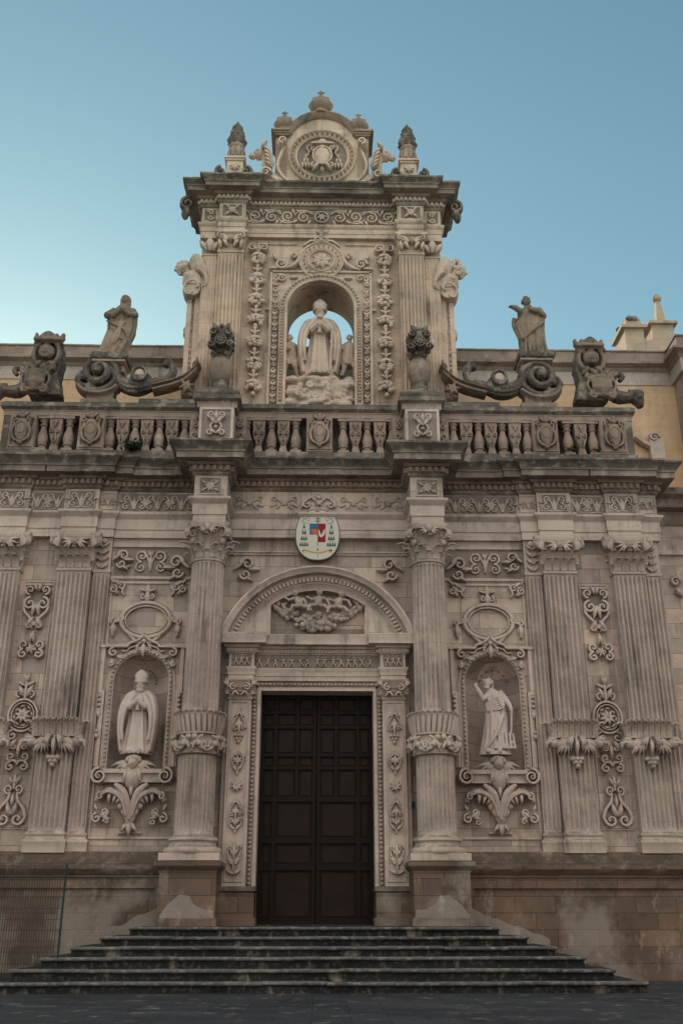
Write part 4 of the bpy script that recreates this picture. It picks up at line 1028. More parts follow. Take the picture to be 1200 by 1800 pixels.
# hanging fruit garlands
def drop(s):
    r = R(s*1.93, 0, -.06, .13); rr = random.Random(4)
    for q in (-1,1): r.scroll(q*.17,20.35,.12,pi/2,1.3,-q,.035)
    r.bud(0,20.3,.09)
    for k in range(7):
        z = 20.0-k*.74
        r.vine([(0,z+.45),(0,z+.12)],.03)
        for q in (-1,1): r.leaf(q*.02,z+.14,pi/2+q*1.75,.27,.42,.14,q*.5); r.leaf(0,z+.26,pi/2+q*1.0,.19,.4,.12); r.leaf(q*.05,z+.02,-pi/2+q*1.0,.22,.4,.12)
        for j in range(16):
            u = rr.uniform(-.21,.21); v = rr.uniform(-.24,.08); t = 1-abs(u)*2.2
            if v < -.24*t-.02: v = -.2*t
            r.ball(r.p(u, z+v, .06+.09*t*rr.random()), (.07,.08,.075), 8, 6)
        r.ball(r.p(0,z-.28,.06),(.07,.08,.08),8,6)
    return r
for s in (1,-1): tpart('fruit_garland', drop(s), TCARVE, 50)

# ------------------------------------------------------------------ crowning pediment with the coat of arms
Cn = empty('crowning_pediment', None, None, (0,0,22.56)); Cn.parent = church
def cpart(name, m, mat=TOWER, sm=35): return obj(name, m, mat, Cn, sm)
rA = (1.12**2+.80**2)/(2*.80); zc = 25.74-rA; aa = math.asin((24.94-zc)/rA)
arc = [(rA*cos(aa+(pi-2*aa)*i/20), zc+rA*sin(aa+(pi-2*aa)*i/20)) for i in range(21)]
m = M(); m.prism([(1.5,22.5),(1.5,24.86),(1.12,24.86)]+[(x*.97,z-.08) for x,z in arc]+[(-1.12,24.86),(-1.5,24.86),(-1.5,22.5)], -.1, .8)
cpart('wall', m)
m = M(); m.arc_sweep(0, zc, rA, aa, pi-aa, [(-.14,.85),(-.14,-.14),(-.10,-.2),(-.05,-.24),(.02,-.30),(.05,-.30),(.05,.85)], 24)
for s in (1,-1):
    m.box(s*1.05, s*1.55, -.24, .85, 24.80, 24.86); m.box(s*1.05, s*1.60, -.28, .85, 24.86, 24.93); m.box(s*1.05, s*1.66, -.33, .85, 24.93, 25.0); m.box(s*1.15, s*1.5, -.16, -.1, 22.6, 24.7)
cpart('pediment_arch', m, MIDST)
m = M(); m.arc_sweep(0, 23.98, .80, 0, 2*pi, [(0,.0),(0,-.18),(.05,-.22),(.10,-.18),(.20,-.18),(.24,-.24),(.29,-.2),(.29,.0)], 44); cpart('medallion_ring', m, TCARVE)
r = R(0, 23.98, -.19, .12)
for k in range(36):
    a = 2*pi*k/36; r.bud(.95*cos(a), .95*sin(a), .05, .11)
cpart('bead_moulding', r, TCARVE, 45)
r = R(0, 23.98, -.10, .12)
r.strip([r.p(0,-.34,.05),r.p(0,0,.08),r.p(0,.24,.05)], .1, [.16,.28,.22], (0,1,0), 10); r.ring(0,-.02,.3,.36,.04,.16)
r.strip([r.p(-.36,.47),r.p(0,.5),r.p(.36,.47)], .16, [.05,.08,.05]); r.bud(0,.56,.16,.14); r.bud(0,.3,.12,.16)
for s in (1,-1):
    r.vine([(s*.3,.45),(s*.5,.35),(s*.42,.15),(s*.52,-.05)],.03,.1)
    for row, nn in ((0,1),(1,2),(2,3)):
        for j in range(nn): r.leaf(s*.52+(j-row/2)*.1,.05-.17*row,-pi/2,.2,.4,.1)
    r.scroll(s*.3,.25,.1,0,1.2,s,.03); r.scroll(s*.26,-.42,.1,pi/2,1.3,-s,.035); r.leaf(s*.12,-.35,-pi/2+s*.6,.3,.4); r.vine([(s*.05,.1),(s*.15,0),(s*.1,-.2)],.04,.2)
r.bud(0,-.55,.08); cpart('coat_of_arms', r, TCARVE, 50)
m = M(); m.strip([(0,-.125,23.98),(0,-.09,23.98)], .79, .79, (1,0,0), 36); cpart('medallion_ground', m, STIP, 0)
def side_scroll(s):
    """curving bracket beside the medallion ending in a beast's head"""
    pts = [(s*1.06,22.7,),(s*1.3,23.1),(s*1.42,23.6),(s*1.22,24.1),(s*1.18,24.35)]
    m = R(0,0,-.22,.3)
    C = catmull([(x,-.15,z) for x,z in [(s*.95,22.85),(s*1.22,23.05),(s*1.42,23.5),(s*1.3,24.05),(s*1.2,24.4)]],5); m.strip(C, .18, .07, (0,1,0), 6)
    m.scroll(s*1.25,24.35,.14,-pi/2,1.3,s,.04,.2)
    C = catmull([(x,-.2,z) for x,z in [(s*1.05,22.75),(s*1.5,22.95),(s*1.75,23.35),(s*1.72,23.75),(s*1.9,24.0),(s*2.12,23.88)]],5); m.strip(C, lerpr([.2,.2,.17,.15,.17,.12],len(C)), lerpr([.08,.13,.17,.20,.22,.14],len(C)), (0,1,0), 8)
    m.ball((s*2.02,-.22,23.98),(.21,.19,.18)); m.ball((s*2.23,-.25,23.87),(.13,.12,.10)); m.ball((s*2.06,-.40,24.02),(.05,.04,.05)); m.leaf(s*1.70,-.45,pi/2,.3,.5,.2); m.leaf(s*1.9,24.1,pi/2+s*.5,.24,.5,.2); m.scroll(s*1.78,23.05,.17,0,1.5,-s,.05,.2); m.strip([(s*1.0,-.12,22.75),(s*1.7,-.12,22.95)], .15, .12, (0,1,0), 6); m.strip([(s*1.25,-.1,22.9),(s*1.5,-.1,23.2)], .12, .14, (0,1,0), 6)
    for k in range(5): m.leaf(s*(1.62+.02*k),23.3+.15*k,pi/2-s*.8,.22,.4,.2)
    return m
for s in (1,-1): cpart('scroll_bracket', side_scroll(s), TCARVE, 50)
# scroll ends at the top corners of the cornice
def corner_scroll(s):
    m = R(s*4.22, 22.1, .1, .18); m.scroll(0,0,.22,pi/2,1.5,-s,.06,.2); m.ball((s*4.3,.1,21.85),(.12,.18,.2)); m.leaf(0,-.1,-pi/2,.4,.5,.2); return m
for s in (1,-1): obj('corner_scroll', corner_scroll(s), CRUST, T, 50)

# ------------------------------------------------------------------ finials on the roof line
def crown_finial(x, z, k, label):
    t = empty('crown_finial', label, 'finial', (x,-.12,z))
    m = M(); m.lathe([(.20*k,0),(.22*k,.04*k),(.2*k,.1*k),(.27*k,.16*k),(.31*k,.3*k),(.29*k,.42*k),(.18*k,.52*k),(.06*k,.56*k),(.05*k,.6*k)], (x,-.12,z), 16, lambda a,i: 1+.10*cos(8*a)*(3<i<8)); obj('body', m, STATD, t, 50)
    m = M(); m.ball((x,-.12,z+.66*k),(.07*k,)*3); m.lathe([(.03*k,0),(.05*k,.06*k),(.035*k,.14*k),(.0,.2*k)], (x,-.12,z+.70*k), 8); m.strip([(x-.09*k,-.12,z+.8*k),(x+.09*k,-.12,z+.8*k)], .025*k, .025*k); obj('cross', m, STATD, t)
crown_finial(-.06, 25.74, 1.22, 'largest dark stone crown finial on top of the arched pediment')
crown_finial(-1.24, 24.98, 1.05, 'small stone crown finial on the left shoulder of the arched pediment')
crown_finial(1.18, 24.98, 1.0, 'small stone crown finial on the right shoulder of the arched pediment')
def flame_finial(s, label):
    x = s*2.74+.0; y = -.3; t = empty('flame_finial', label, 'finial', (x,y,22.58), 'flame finials on the top cornice')
    m = M(); m.box(x-.38,x+.38,y-.36,y+.36,22.5,22.85); m.box(x-.25,x+.25,y-.25,y+.25,22.85,23.42); m.box(x-.29,x+.29,y-.29,y+.29,23.42,23.49); m.box(x-.33,x+.33,y-.33,y+.33,23.49,23.56)
    r = R(x, 23.16, y-.25, .05); r.rosette(0,0,.16,7); m.join(r); obj('pedestal', m, TCARVE, t)
    m = R(x,22.75,y-.36,.1)
    for q in (-1,1): m.scroll(q*.4,.0,.18,pi/2,1.4,-q,.06,.2)
    obj('scroll', m, CRUST, t, 50)
    m = M(); m.lathe([(.22,0),(.26,.05),(.24,.12),(.21,.2),(.24,.32),(.25,.46),(.21,.50),(.25,.55),(.26,.62),(.22,.7)], (x,y,23.56), 20)
    for k in range(10): a = 2*pi*k/10; m.strip([(x+.24*cos(a),y+.24*sin(a),23.58+.1),(x+.27*cos(a),y+.27*sin(a),23.58+.3),(x+.24*cos(a),y+.24*sin(a),23.58+.46)], .05, .03, (-sin(a),cos(a),0))
    obj('drum', m, MIDST, t, 50)
    m = M(); m.lathe([(.24,0),(.27,.15),(.25,.35),(.19,.58),(.09,.82),(.02,1.02)], (x,y,24.22), 12)
    for row in range(4):
        for k in range(7):
            a = 2*pi*(k+.5*(row%2))/7; q = .24-.035*row*1.4; z = 24.24+.19*row
            m.strip([(x+q*cos(a),y+q*sin(a),z),(x+(q+.06)*cos(a),y+(q+.06)*sin(a),z+.14),(x+(q-.03)*cos(a),y+(q-.03)*sin(a),z+.32)], [.07,.07,.01], [.03,.035,.01], (-sin(a),cos(a),0))
    obj('flame', m, CRUST, t, 50)
flame_finial(-1, 'stone flame finial on the left end of the top cornice')
flame_finial(1, 'stone flame finial on the right end of the top cornice')

# ------------------------------------------------------------------ balustrade
BY = -.53
BL = empty('balustrade', 'long carved stone balustrade with turned balusters and shield panels above the great cornice', 'balustrade', (0,BY,12.96))
m = M()
RAILP = [p for p in sympath([(0,BY-.2),(2.22,BY-.2),(2.22,-1.30),(3.38,-1.30),(3.38,BY-.2),(8.80,BY-.2),(8.80,0)]) if p[0] != 0]
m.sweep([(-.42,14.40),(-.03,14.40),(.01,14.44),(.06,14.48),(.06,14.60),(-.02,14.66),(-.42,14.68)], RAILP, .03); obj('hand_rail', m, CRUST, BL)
m = M(); m.sweep([(-.40,14.235),(-.035,14.235),(-.035,14.375),(-.40,14.375)], RAILP); m.sweep([(-.42,14.372),(-.02,14.372),(-.02,14.402),(-.42,14.402)], RAILP); obj('rail_frieze', m, MIDST, BL)
BASEP = [p for p in sympath([(0,BY-.2),(2.25,BY-.2),(2.25,-1.28),(3.35,-1.28),(3.35,BY-.2),(8.80,BY-.2),(8.80,0)]) if p[0] != 0]
m = M(); m.sweep([(-.42,12.94),(.05,12.94),(.05,13.02),(.0,13.05),(.0,13.17),(-.42,13.20)], BASEP, .05); obj('base_course', m, CRUST, BL)
def turned(x):
    m = M(); h = 1.06; z = 13.18
    m.lathe([(r, q*h) for r, q in ((.0,.06),(.13,.06),(.14,.09),(.10,.13),(.105,.17),(.135,.18),(.14,.21),(.12,.23),(.145,.33),(.15,.40),(.13,.5),(.09,.62),(.075,.70),(.08,.73),(.11,.745),(.115,.77),(.08,.79),(.085,.84),(.12,.87),(.13,.90),(.12,.92),(0,.92))], (x,BY,z), 16)
    m.box(x-.15,x+.15,BY-.15,BY+.15,z,z+.07*h); m.box(x-.15,x+.15,BY-.15,BY+.15,z+.92*h,z+h); return m
def flat(x):
    z = 13.18; h = 1.06; m = R(x, z, BY-.13, .04)
    P = [(-.11,0),(.11,0),(.10,.1),(.07,.2),(.075,.28),(.13,.44),(.165,.56),(.165,.66),(.15,.72),(.165,.80),(.18,1.06),(-.18,1.06),(-.165,.80),(-.15,.72),(-.165,.66),(-.165,.56),(-.13,.44),(-.075,.28),(-.07,.2),(-.10,.1)]
    m.prism([(x+a, z+b) for a, b in P], BY-.13, BY+.13)
    for q in (-1,1): m.scroll(q*.075,.58,.065,pi/2,1.2,-q,.02); m.vine([(q*.04,.5),(q*.05,.35),(q*.02,.22)],.02); m.leaf(0,.78,pi/2-q*.45,.17,.4)
    m.box(x-.2,x+.2,BY-.16,BY+.16,z+.98,z+1.055); m.bud(0,.36,.03); m.leaf(0,.7,pi/2,.15,.4); return m
bx = [('t',797),('f',819),('t',841),('f',862),('t',883),('f',904),('t',926),('t',997),('f',1019),('t',1041)]
cx_ = [('t',.42),('f',.0)]
rx = [(k, W(px,755,BY-.1)[0]) for k, px in bx]
for k, x in rx:
    for s in (1,-1): obj('turned_baluster' if k == 't' else 'flat_baluster', turned(s*x) if k == 't' else flat(s*x), MIDST, BL, 45)
for k, x in (('t',.66),('f',1.0),('t',1.33),('f',1.68),('t',2.02)):
    for s in (1,-1): obj('turned_baluster' if k == 't' else 'flat_baluster', turned(s*x) if k == 't' else flat(s*x), MIDST, BL, 45)
def shield_panel(x):
    m = R(x, 13.74, BY-.21, .08); m.box(x-.36,x+.36,BY-.19,BY+.2,13.19,14.235); m.frame(x-.33,x+.33,13.25,14.22,.05,BY-.225,BY-.19); return m
def shield(x):
    m = R(x, 13.76, BY-.22, .09)
    m.strip([m.p(0,-.36),m.p(0,-.2,.02),m.p(0,.05,.03),m.p(0,.28,.01)], .09, [.06,.17,.2,.16], (0,1,0), 10)
    for q in (-1,1): m.vine([(q*.02,-.4),(q*.2,-.28),(q*.25,-.05),(q*.19,.12),(q*.25,.3)],.045,.1); m.scroll(q*.2,.3,.08,0,1.2,q,.03,.1); m.leaf(q*.05,.36,pi/2-q*.7,.2,.5,.09)
    m.bud(0,.38,.09,.12); m.leaf(0,.38,pi/2,.18,.5,.1); m.bud(0,-.42,.07,.1); m.ring(0,.02,.13,.17,.025,.13); return m
for x in (0,6.28,8.18,-6.28,-8.18):
    p = obj('shield_panel', shield_panel(x), MIDST, BL); obj('shield', shield(x), STATD if abs(x) > 1 else MIDST, p, 50)
for s in (1,-1):
    m = M(); x = s*2.80; m.box(x-.47,x+.47,-1.255,-.3,13.19,14.236); m.frame(x-.46,x+.46,13.2,14.23,.07,-1.29,-1.255)
    p = obj('post', m, PALE, BL)
    r = R(x, 13.72, -1.265, .06)
    for q in (-1,1): r.scroll(q*.14,.26,.1,-pi/2,1.3,q,.03); r.vine([(0,-.3),(q*.15,-.1),(q*.06,.1),(q*.22,.3)],.03); r.scroll(q*.15,-.28,.09,pi/2,1.2,-q,.03); r.leaf(0,.0,pi/2-q*.8,.25,.4); r.leaf(0,-.3,pi/2-q*1.0,.2,.4)
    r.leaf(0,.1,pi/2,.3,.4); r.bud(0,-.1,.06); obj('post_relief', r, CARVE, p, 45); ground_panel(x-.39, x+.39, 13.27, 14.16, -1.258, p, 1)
    m = M(); m.sweep([(-.6,14.60),(.04,14.60),(.08,14.66),(.08,14.74),(-.6,14.76)], [(x-.52,-.3),(x-.52,-1.28),(x+.52,-1.28),(x+.52,-.3)]); obj('post_cap', m, CRUST, p)
    for q in (-1,1):
        xx = x+q*.62; m = R(xx, 13.72, BY-.26, .05); m.box(xx-.16,xx+.16,BY-.25,BY+.2,13.1,14.25); m.scroll(q*.0,.2,.09,pi/2,1.3,q,.03); m.scroll(0,-.12,.1,-pi/2,1.3,q,.03); m.leaf(0,-.4,pi/2,.25,.5); m.leaf(0,.3,pi/2,.2,.5); obj('half_panel', m, MIDST, BL, 45)
m = M(); m.box(-8.6,8.6,-.16,-.06,12.96,14.40); obj('shade_wall', m, CRUST, BL)  # added dark wall in place of the shaded gap behind the balusters
for a, b in ((8.5,8.75),(-8.75,-8.5)): obj('end_wall', M().box(a,b,BY-.15,0,13.0,14.25), CRUST, BL)

# ------------------------------------------------------------------ statues (each one continuous carved surface)
def place(m, px, pyb, pyt, Y):
    """scale a figure of unit height so that it stands at the feet point and reaches the top point"""
    x, zb = W(px, pyb, Y); zt = W(px, pyt, Y)[1]; k = zt-zb
    return m.tf(Matrix.Translation((x, Y, zb)) @ Matrix.Scale(k, 4)), k
def foldf(n, amp, tw=0., ph=0., top=.25):
    def f(a, t):
        s = sin(n*a+tw*t+ph)+.5*sin((n*1.7)//1*a+ph*2-tw*.6*t); return 1+amp*(top+(1-top)*(1-t))*s
    return f
def head(m, c, r, tilt=0., beard=False, turn=0.):
    x, y, z = c
    m.ball((x,y+.12*r,z+.1*r), (r*.82, r*.88, r*1.02), 16, 12); m.tube([(x,y+.25*r,z-1.8*r),(x,y+.1*r,z-.6*r)], r*.55)
    fx = turn*r*.55; fy = -r*.80
    m.ball((x+fx*.5,y+fy*.30,z-.25*r), (r*.66,r*.62,r*.86), 14, 10)                                             # jaw and cheeks
    m.strip([(x+fx*1.0,y+fy*.98,z+.26*r),(x+fx*1.3,y+fy*1.36,z-.20*r)], [r*.10,r*.19], [r*.12,r*.16], (1,0,0))    # nose
    for q in (-1,1):
        m.strip([(x+fx+q*r*.10,y+fy*1.02,z+.30*r),(x+fx*.8+q*r*.56,y+fy*.80,z+.26*r)], r*.13, r*.10, (0,1,0))      # brow
        m.ball((x+fx*.9+q*r*.30,y+fy*.84,z+.06*r), (r*.12,r*.1,r*.08), 6, 4); m.ball((x+q*r*.84-fx*.3,y+.1*r,z), (r*.13,r*.22,r*.28), 6, 5)
        m.ball((x+fx*.7+q*r*.38,y+fy*.74,z-.30*r), r*.2, 6, 5)
    m.strip([(x+fx-.22*r,y+fy*1.02,z-.50*r),(x+fx,y+fy*1.10,z-.48*r),(x+fx+.22*r,y+fy*1.02,z-.50*r)], r*.10, r*.07, (0,1,0))
    m.ball((x+fx*.9,y+fy*.92,z-.82*r), r*.2, 7, 5)
    if beard:
        for k in range(7):
            a = (k-3)/3; m.tube([(x+fx*.7+a*r*.52,y+fy*.80+abs(a)*.25*r,z-.62*r),(x+fx*.7+a*r*.44,y+fy*.95+abs(a)*.2*r,z-1.05*r),(x+fx*.6+a*r*.2,y+fy*.85,z-1.45*r+abs(a)*.3*r)], [r*.18,r*.2,r*.1])
def hand(m, c, d, r, side=(1,0,0)):
    C = Vector(c); D = Vector(d).normalized(); Sd = Vector(side).normalized()
    m.ball(c, (r,r*.8,r), 8, 6)
    for k in range(4):
        b = C+Sd*r*.55*(k-1.5)*.8; L = r*(1.5,1.8,1.7,1.3)[k]; m.tube([b, b+D*L*.6, b+D*L+Vector((0,0,-.25*r))], [r*.3,r*.27,r*.18], 6)
    m.tube([C-Sd*r*.6, C-Sd*r*1.1+D*r*.6, C-Sd*r*1.0+D*r*1.1], [r*.32,r*.26,r*.18], 6)
def bishop(crosier):
    m = M()
    m.loft([(0,.165,.125,0,0),(.02,.17,.13,0,0),(.12,.15,.115,0,0),(.3,.125,.105,0,0),(.48,.105,.10,0,0),(.58,.115,.10,0,0),(.68,.11,.085,0,.01),(.74,.05,.05,0,.01)], 72, foldf(11,.12))
    for q in (-1,1):
        C = catmull([(q*.06,.03,.725),(q*.13,.02,.67),(q*.185,.0,.55),(q*.205,-.01,.40),(q*.195,-.01,.22),(q*.165,0,.03)],5)
        m.strip(C, lerpr([.07,.10,.12,.125,.12,.11],len(C)), lerpr([.04,.05,.042,.035,.034,.03],len(C)), (0,1,0), 10)
        C = catmull([(q*.05,-.075,.70),(q*.10,-.115,.60),(q*.155,-.13,.46),(q*.165,-.125,.3),(q*.15,-.115,.15)],5)
        m.strip(C, .028, lerpr([.03,.035,.03,.024,.018],len(C)), (0,1,0), 8)
        m.tube([(q*.12,-.02,.66),(q*.15,-.07,.54),(q*.09,-.13,.535),(q*.035,-.155,.575)], [.05,.05,.045,.03])
        hand(m, (q*.03,-.165,.585), (-q*.6,-.3,.8), .024, (0,-.5,1))
        m.tube([(q*.05,-.10,.03),(q*.055,-.15,.02)], [.035,.028])
    m.loft([(.50,.125,.10,0,-.02),(.58,.15,.115,0,-.01),(.66,.125,.1,0,0),(.72,.07,.07,0,.01),(.75,.05,.05,0,.01)], 48, lambda a,t: (1+.05*sin(9*a))*(1-.18*(1-t)*max(0,sin(-a)-.75)*4))
    m.tube([(0,-.12,.49),(0,-.125,.60)], [.028,.02])
    head(m, (0,-.035,.80), .062, 0, True)
    m.loft([(.835,.064,.066,0,-.015),(.86,.070,.066,0,-.015),(.915,.082,.056,0,-.015),(.955,.064,.040,0,-.015),(.99,.022,.018,0,-.015),(1.0,.004,.004,0,-.015)], 24)
    m.loft([(.828,.074,.080,0,-.015),(.834,.078,.084,0,-.015),(.852,.080,.082,0,-.015),(.858,.072,.072,0,-.015)], 24); m.strip([(0,-.078,.855),(0,-.062,.93),(0,-.035,.985)], .012, .010, (1,0,0))
    if crosier: m.tube([(.115,-.17,.0),(.125,-.17,.3),(.135,-.165,.56)], .013)
    return m
def prophet():
    m = M()
    m.loft([(.04,.17,.11,-.02,0),(.07,.17,.115,-.015,0),(.2,.15,.115,0,0),(.45,.135,.11,.02,0),(.6,.125,.1,.015,0),(.74,.115,.09,0,0),(.81,.08,.07,-.01,.01),(.85,.035,.04,-.03,0)], 80, foldf(10,.11,7.,.6,.5))
    for k in range(6):                                                # mantle folds running up to the left shoulder
        t = k/6; a = (-.125+.02*t, -.07, .62-.10*t); b = (.02+.09*t,-.13+.0*t,.70-.16*t); c = (.10+.03*t,-.06,.80-.12*t)
        m.tube(catmull([a,b,c],4), .0105)
    for k in range(6): m.tube([(-.02+.045*k,-.115,.30-.01*k),(-.03+.05*k,-.13,.05)], [.012,.022])
    m.tube(catmull([(.10,-.10,.5),(-.02,-.14,.22),(-.16,-.08,.04)],5), .022)
    m.tube([(-.075,-.02,.755),(-.15,-.06,.69),(-.20,-.08,.79),(-.225,-.085,.845)], [.05,.045,.036,.026]); hand(m, (-.235,-.09,.865), (.2,-.2,1), .025)
    m.tube([(.07,.0,.80),(.14,-.01,.71),(.19,-.05,.62),(.205,-.07,.595)], [.055,.052,.04,.028]); hand(m, (.21,-.08,.58), (.0,-.2,-1), .025)
    m.tube([(.215,-.08,.56),(.20,-.05,.3),(.16,-.05,.1)], [.018,.016,.012])
    head(m, (-.075,-.05,.90), .058, 0, True, -.75)
    for k in range(9): a = 2*pi*k/9; m.ball((-.06+.05*cos(a),-.02+.045*sin(a),.93+.02*sin(3*a)), .028, 7, 5)
    m.tube([(-.02,0,.93),(.0,.01,.85)], [.03,.02])
    for x in (-.11,.04): m.tube([(x,-.06,.035),(x-.02,-.16,.022)], [.034,.026])
    m.loft([(-.02,.21,.13,-.02,-.02),(.03,.20,.125,-.02,-.02)], 24)
    return m
def veiled_woman():
    m = M()
    m.loft([(0,.165,.12,-.02,0),(.05,.165,.12,-.01,0),(.2,.18,.12,.045,0),(.4,.185,.125,.10,0),(.52,.19,.12,.105,0),(.64,.19,.12,.10,0),(.73,.15,.10,.10,.01),(.79,.10,.08,.108,.01),(.84,.05,.055,.112,0)], 72, foldf(9,.10,6.,.4,.4))
    for k in range(5): m.tube(catmull([(-.02-.02*k,-.12+.01*k,.02),(.02+.02*k,-.135,.25),(.16-.02*k,-.12,.5)],4), .018)
    m.loft([(.76,.09,.08,.11,.02),(.84,.072,.075,.112,.02),(.92,.072,.072,.112,.015),(.97,.058,.06,.11,.02),(1.0,.012,.012,.108,.02)], 24)
    head(m, (.112,-.038,.905), .062)
    m.tube([(-.02,0,.74),(-.09,-.06,.63),(.0,-.13,.60),(.09,-.16,.665)], [.055,.058,.05,.032]); m.tube([(.22,0,.74),(.265,-.06,.64),(.2,-.13,.615),(.13,-.16,.665)], [.05,.055,.048,.03])
    hand(m, (.11,-.185,.675), (-.2,0,1), .026); hand(m, (.14,-.18,.66), (-1,0,.4), .024, (0,0,1))
    m.tube(catmull([(-.10,-.04,.56),(.0,-.125,.47),(.17,-.13,.36),(.22,-.09,.22)],5), .014); m.tube(catmull([(-.08,-.07,.47),(.03,-.128,.37),(.15,-.125,.22)],5), .012)
    return m
def crowned_woman():
    m = M()
    m.loft([(0,.18,.12,.0,0),(.05,.175,.12,.0,0),(.3,.18,.125,-.01,0),(.5,.215,.13,-.045,0),(.62,.175,.12,-.02,0),(.73,.12,.10,-.01,0),(.78,.085,.08,-.02,0),(.85,.04,.045,-.03,0)], 72, foldf(9,.10,-5.,.9,.4))
    for k in range(6): m.tube([(-.12+.05*k,-.11,.26),(-.14+.06*k,-.13,.0)], [.012,.022])
    m.tube(catmull([(.16,-.06,.55),(.02,-.15,.40),(-.16,-.10,.24)],5), .028)
    m.tube([(.10,0,.78),(.17,-.03,.66),(.08,-.14,.67),(-.05,-.15,.70)], [.055,.055,.045,.032]); m.tube([(-.11,0,.75),(-.15,-.06,.66),(-.17,-.10,.70),(-.235,-.12,.735),(-.27,-.12,.742)], [.055,.055,.046,.04,.03])
    hand(m, (-.275,-.12,.745), (-1,0,.15), .032, (0,1,0)); hand(m, (-.06,-.175,.71), (-1,0,.1), .025, (0,0,1))
    m.strip([(.14,.04,.82),(.19,.03,.72),(.17,.03,.5)], .06, [.035,.03,.02], (0,1,0))
    m.tube(catmull([(-.24,-.02,.62),(-.25,-.03,.48),(-.17,-.02,.28)],4), [.03]*9)
    head(m, (-.05,-.04,.895), .072, 0, False, .15)
    m.loft([(.90,.068,.07,-.05,.0),(.95,.06,.06,-.05,.01),(.975,.03,.03,-.055,.0),(1.0,.028,.028,-.05,0)], 20); m.ball((-.05,0,.985), (.04,.04,.02))
    return m
def angel(q):
    """small robed angel; q = +1 looks to its left"""
    m = M()
    m.loft([(.42,.15,.10,0,0),(.52,.13,.10,0,0),(.62,.12,.095,q*.02,0),(.74,.14,.09,q*.02,0),(.80,.07,.06,q*.02,0)], 36, foldf(7,.05,4))
    m.loft([(.26,.16,.11,0,0),(.36,.17,.12,0,0),(.48,.14,.10,0,0)], 48, foldf(9,.09,4.,0,1.))
    for x, k in ((-.07,0),(.08,.05)): m.tube([(x,0,.36),(x*1.4+q*.03,-.04-k,.2),(x*1.7,-.02+k,.03)], [.075,.055,.036]); m.tube([(x*1.7,-.02+k,.02),(x*1.8,-.11+k,.015)], [.035,.025])
    head(m, (q*.04,-.03,.90), .072, 0, False, q*.4)
    for k in range(8): a = 2*pi*k/8; m.ball((q*.04+.046*cos(a),.015+.042*sin(a),.945), .027, 7, 5)
    m.tube([(-.12,0,.73),(-.18,-.08,.6),(-.05*q-.05,-.16,.58)], [.045,.04,.03]); m.tube([(.14,0,.73),(.22,-.06,.66),(.24,-.10,.80)], [.045,.04,.03]); hand(m, (.245,-.11,.83), (0,0,1), .03)
    m.strip([(q*.1,.08,.74),(q*.26,.12,.78),(q*.32,.12,.62),(q*.26,.11,.45)], .03, [.05,.10,.09,.02], (0,1,0))
    return m
def statue(name, m, px, pyb, pyt, Y, mat, label, vox=.014, amp=.004):
    m, k = place(m, px, pyb, pyt, Y)
    x, z = W(px, pyb, Y); t = empty(name, label, 'statue', (x, Y, z))
    obj('figure', None, mat, t, 60, mesh=fuse(m, vox, 1, amp)); return t
STAT = stone('statue_stone', (.56,.51,.46), (.49,.445,.40), grime=.15, streak=.25, speck=.15, bricks=0, lichen=.25, bump=.3)
st = statue('statue', bishop(False), 239, 1327, 1177, -.02, STAT, 'stone bishop statue with mitre and clasped hands standing in the lower niche')
st2 = statue('statue', prophet(), 872, 1326, 1190, -.05, STAT, 'bearded stone man in a draped robe with one hand raised beside his head')
def spikes(px, py, Y, r, par, a0=.2, a1=pi-.2):
    x, z = W(px, py, Y); m = M(); n = 7
    m.tube([(x+r*cos(a0+(a1-a0)*i/16), Y+.01, z+r*sin(a0+(a1-a0)*i/16)) for i in range(17)], .005, 5)
    m.tube([(x,Y+.01,z),(x+r*cos((a0+a1)/2),Y+.01,z+r*sin((a0+a1)/2))], .005, 5)
    for i in range(n):
        a = a0+(a1-a0)*i/(n-1); c = (x+r*cos(a), Y, z+r*sin(a))
        for k in range(3): b = pi*k/3+i; m.tube([(c[0]-.035*cos(b),Y,c[2]-.035*sin(b)),(c[0]+.035*cos(b),Y,c[2]+.035*sin(b))], .006, 5)
    obj('star_halo', m, plain('old_bronze', (.10,.085,.065), .6, .3), par)
spikes(866, 1203, .15, .36, st2); spikes(252, 1200, .15, .34, st, -.1, 1.7)
statue('statue', bishop(True), 561, 666, 527, .35, TCARVE, 'tall stone bishop statue holding a staff in the open attic arch', .014)
statue('statue', angel(-1), 511, 664, 588, .45, TCARVE, 'small stone angel on the left of the bishop in the open arch', .009)
statue('statue', angel(1), 611, 664, 588, .45, TCARVE, 'small stone angel on the right of the bishop in the open arch', .009)
statue('statue', veiled_woman(), 196, 631, 518, -.45, STATD, 'dark veiled stone woman with hands on her chest above the left balustrade')
statue('statue', crowned_woman(), 938, 629, 522, -.45, STATD, 'dark stone woman stretching one forearm sideways above the right balustrade')
# clouds under the bishop
m = M(); rr = random.Random(8)
m.box(-.98,.98,-.02,1.0,14.7,15.75)
for k in range(60):
    x = rr.uniform(-.9,.9); z = rr.uniform(14.95,15.85); m.ball((x, .0-.12*rr.random(), z), (rr.uniform(.12,.3),.16,rr.uniform(.08,.16)), 10, 6)
for k in range(16): m.ball((rr.uniform(-.85,.85), rr.uniform(.1,.7), 15.85+rr.uniform(-.05,.06)), (.2,.25,.13), 10, 6)
rc = R(0,0,-.12,.08)
for (x,z,r_,q) in ((-.6,15.3,.16,1),(-.15,15.25,.12,-1),(.3,15.45,.14,1),(.7,15.2,.15,-1),(-.3,15.6,.13,-1),(.05,15.05,.1,1)): rc.scroll(x,z,r_,0,1.3,q,.04)
m.join(rc)
obj('cloud_base', None, TCARVE, T, 60, mesh=fuse(m, .025, 2))

